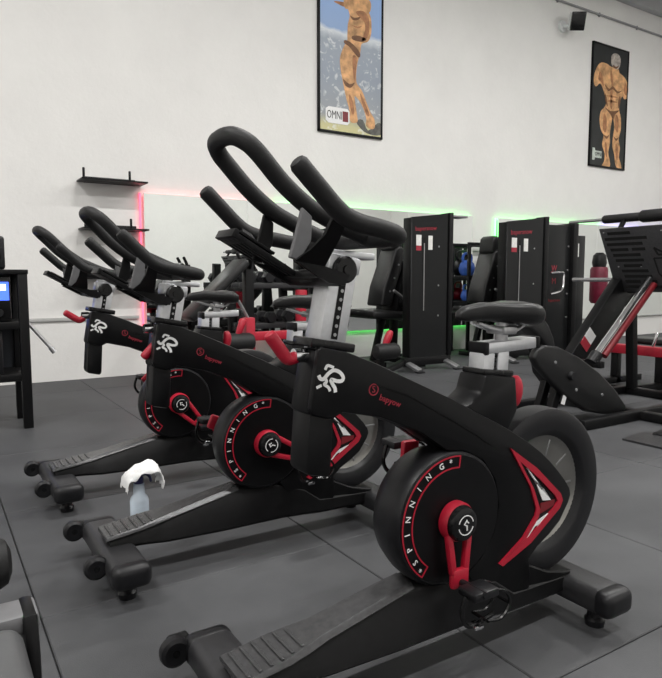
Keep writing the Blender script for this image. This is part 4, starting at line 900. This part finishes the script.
obj('cabinet', box(B(), (0, 0, 0.11), (0.17, 0.18, 0.22), None, 0.02, 3), RUBBER, tl)
obj('woofer', lathe(B(), [(0, -0.085), (0.03, -0.09), (0.055, -0.098), (0.06, -0.09), (0.06, -0.08), (0, -0.08)], (0, 0, 0.09), 'Y', 20), GLOSS, tl)
obj('carry_handle', tube(B(), crom([(-0.05, 0, 0.215), (-0.04, 0, 0.25), (0.04, 0, 0.25), (0.05, 0, 0.215)], 3), 0.01, 8), BLACK, tl)

# ================================================================ FLAT BENCH IN FRONT
fb = thing('flat_bench', 'flat bench with a grey vinyl pad and steel end bar', 'bench', (-0.10, 0.70, 0))
obj('pad', box(B(), (0.0, 0.0, 0.385), (0.42, 0.92, 0.075), None, 0.03, 4), mat('grey_vinyl', (0.085, 0.087, 0.09), 0.38, 0, 0.1, 10, 0.08, 400), fb)
obj('end_bar', box(B(), (-0.03, 0.505, 0.405), (0.54, 0.075, 0.035), None, 0.008), mat('grey_painted_steel', (0.15, 0.15, 0.156), 0.45, 0.1, 0.08, 20), fb)
bm = B(); prism(bm, [(0.46, 0.425), (0.545, 0.425), (0.545, 0.36), (0.50, 0.20), (0.48, 0.0), (0.42, 0.0), (0.43, 0.20), (0.44, 0.36)], 0.212, 0.236, 0.008, 2, 'YZ'); obj('end_bracket', bm, BLACK, fb)
bm = B(); prism(bm, [(0.46, 0.425), (0.545, 0.425), (0.545, 0.36), (0.50, 0.20), (0.48, 0.0), (0.42, 0.0), (0.43, 0.20), (0.44, 0.36)], -0.30, -0.27, 0.008, 2, 'YZ'); obj('end_bracket', bm, BLACK, fb)
obj('spine', beam(B(), (0, -0.40, 0.31), (0, 0.50, 0.31), 0.08, 0.08, 0.008), BLACK, fb)
obj('leg', beam(B(), (0, -0.38, 0.0), (0, -0.34, 0.29), 0.10, 0.06, 0.006), BLACK, fb)
obj('foot_bar', beam(B(), (-0.24, -0.38, 0.025), (0.24, -0.38, 0.025), 0.06, 0.05, 0.006), BLACK, fb)
obj('ankle_roller', tube(B(), [(-0.28, 0.64, 0.455), (0.185, 0.64, 0.455)], 0.052, 20, dome=True), FOAM, fb)
obj('roller_axle', beam(B(), (-0.05, 0.52, 0.41), (-0.05, 0.64, 0.455), 0.04, 0.03, 0.004), STEEL, fb)

# ================================================================ SPRAY BOTTLE AND CLOTH
sbt = thing('spray_bottle', 'pale blue spray bottle with navy trigger on the floor beside a bike rail', 'spray bottle', (0.705, 2.60, 0))
obj('bottle_body', lathe(B(), [(0, 0), (0.034, 0), (0.038, 0.008), (0.038, 0.085), (0.034, 0.098), (0.024, 0.112), (0.022, 0.155), (0.016, 0.160), (0, 0.160)], (0, 0, 0), 'Z', 28), LBLUE, sbt)
obj('collar', lathe(B(), [(0, 0.156), (0.019, 0.156), (0.019, 0.182), (0.012, 0.188), (0, 0.188)], (0, 0, 0), 'Z', 20), NAVY, sbt)
bm = B(); box(bm, (0.012, 0, 0.201), (0.082, 0.024, 0.028), None, 0.006); cyl(bm, (0.05, 0, 0.203), (0.068, 0, 0.203), 0.009, 10); obj('trigger_head', bm, NAVY, sbt)
bm = B(); tube(bm, crom([(0.030, 0, 0.192), (0.045, 0, 0.178), (0.050, 0, 0.158)], 3), 0.006, 8, dome=True); obj('trigger', bm, NAVY, sbt)
bm = B(); prof = [(-0.062, 0.150), (-0.058, 0.178), (-0.046, 0.200), (-0.022, 0.219), (0.012, 0.232), (0.045, 0.238), (0.066, 0.234), (0.080, 0.205), (0.092, 0.172), (0.082, 0.150)]
pc = crom([(a, 0, b) for a, b in prof], 3); NY = 12; grid = []
for i, p in enumerate(pc):
    row = []
    for j in range(NY + 1):
        q = j / NY * 2 - 1; side = max(0, abs(q) - 0.35) / 0.65
        y = math.copysign(min(abs(q), 0.35) * 0.07 + (side * 0.030), q) + random.uniform(-.002, .002)
        mid = 1 - abs(i / (len(pc) - 1) * 2 - 1)
        z = p.z - side * (0.016 + 0.020 * mid * (0.8 + 0.4 * math.sin(i * 0.9))) + 0.004 * math.sin(i * 1.3 + j * 1.7)
        row.append((p.x + 0.003 * math.sin(j * 2.1 + i), y, z))
    grid.append(row)
vt = [[bm.verts.new(c) for c in r] for r in grid]; vb = [[bm.verts.new((c[0], c[1], c[2] + 0.004)) for c in r] for r in grid]
for i in range(len(grid) - 1):
    for j in range(NY):
        bm.faces.new([vt[i][j], vt[i + 1][j], vt[i + 1][j + 1], vt[i][j + 1]]); bm.faces.new([vb[i][j], vb[i][j + 1], vb[i + 1][j + 1], vb[i + 1][j]])
for i in range(len(grid) - 1):
    for j, fl in ((0, 0), (NY, 1)): bm.faces.new([vt[i][j], vb[i][j], vb[i + 1][j], vt[i + 1][j]])
for j in range(NY):
    for i in (0, len(grid) - 1): bm.faces.new([vt[i][j], vt[i][j + 1], vb[i][j + 1], vb[i][j]])
o = obj('cleaning_cloth', bm, CLOTH, None, (0.705, 2.60, 0.0), ang=1.3)
tag(o, 'crumpled white cloth draped over the spray bottle', 'cloth')
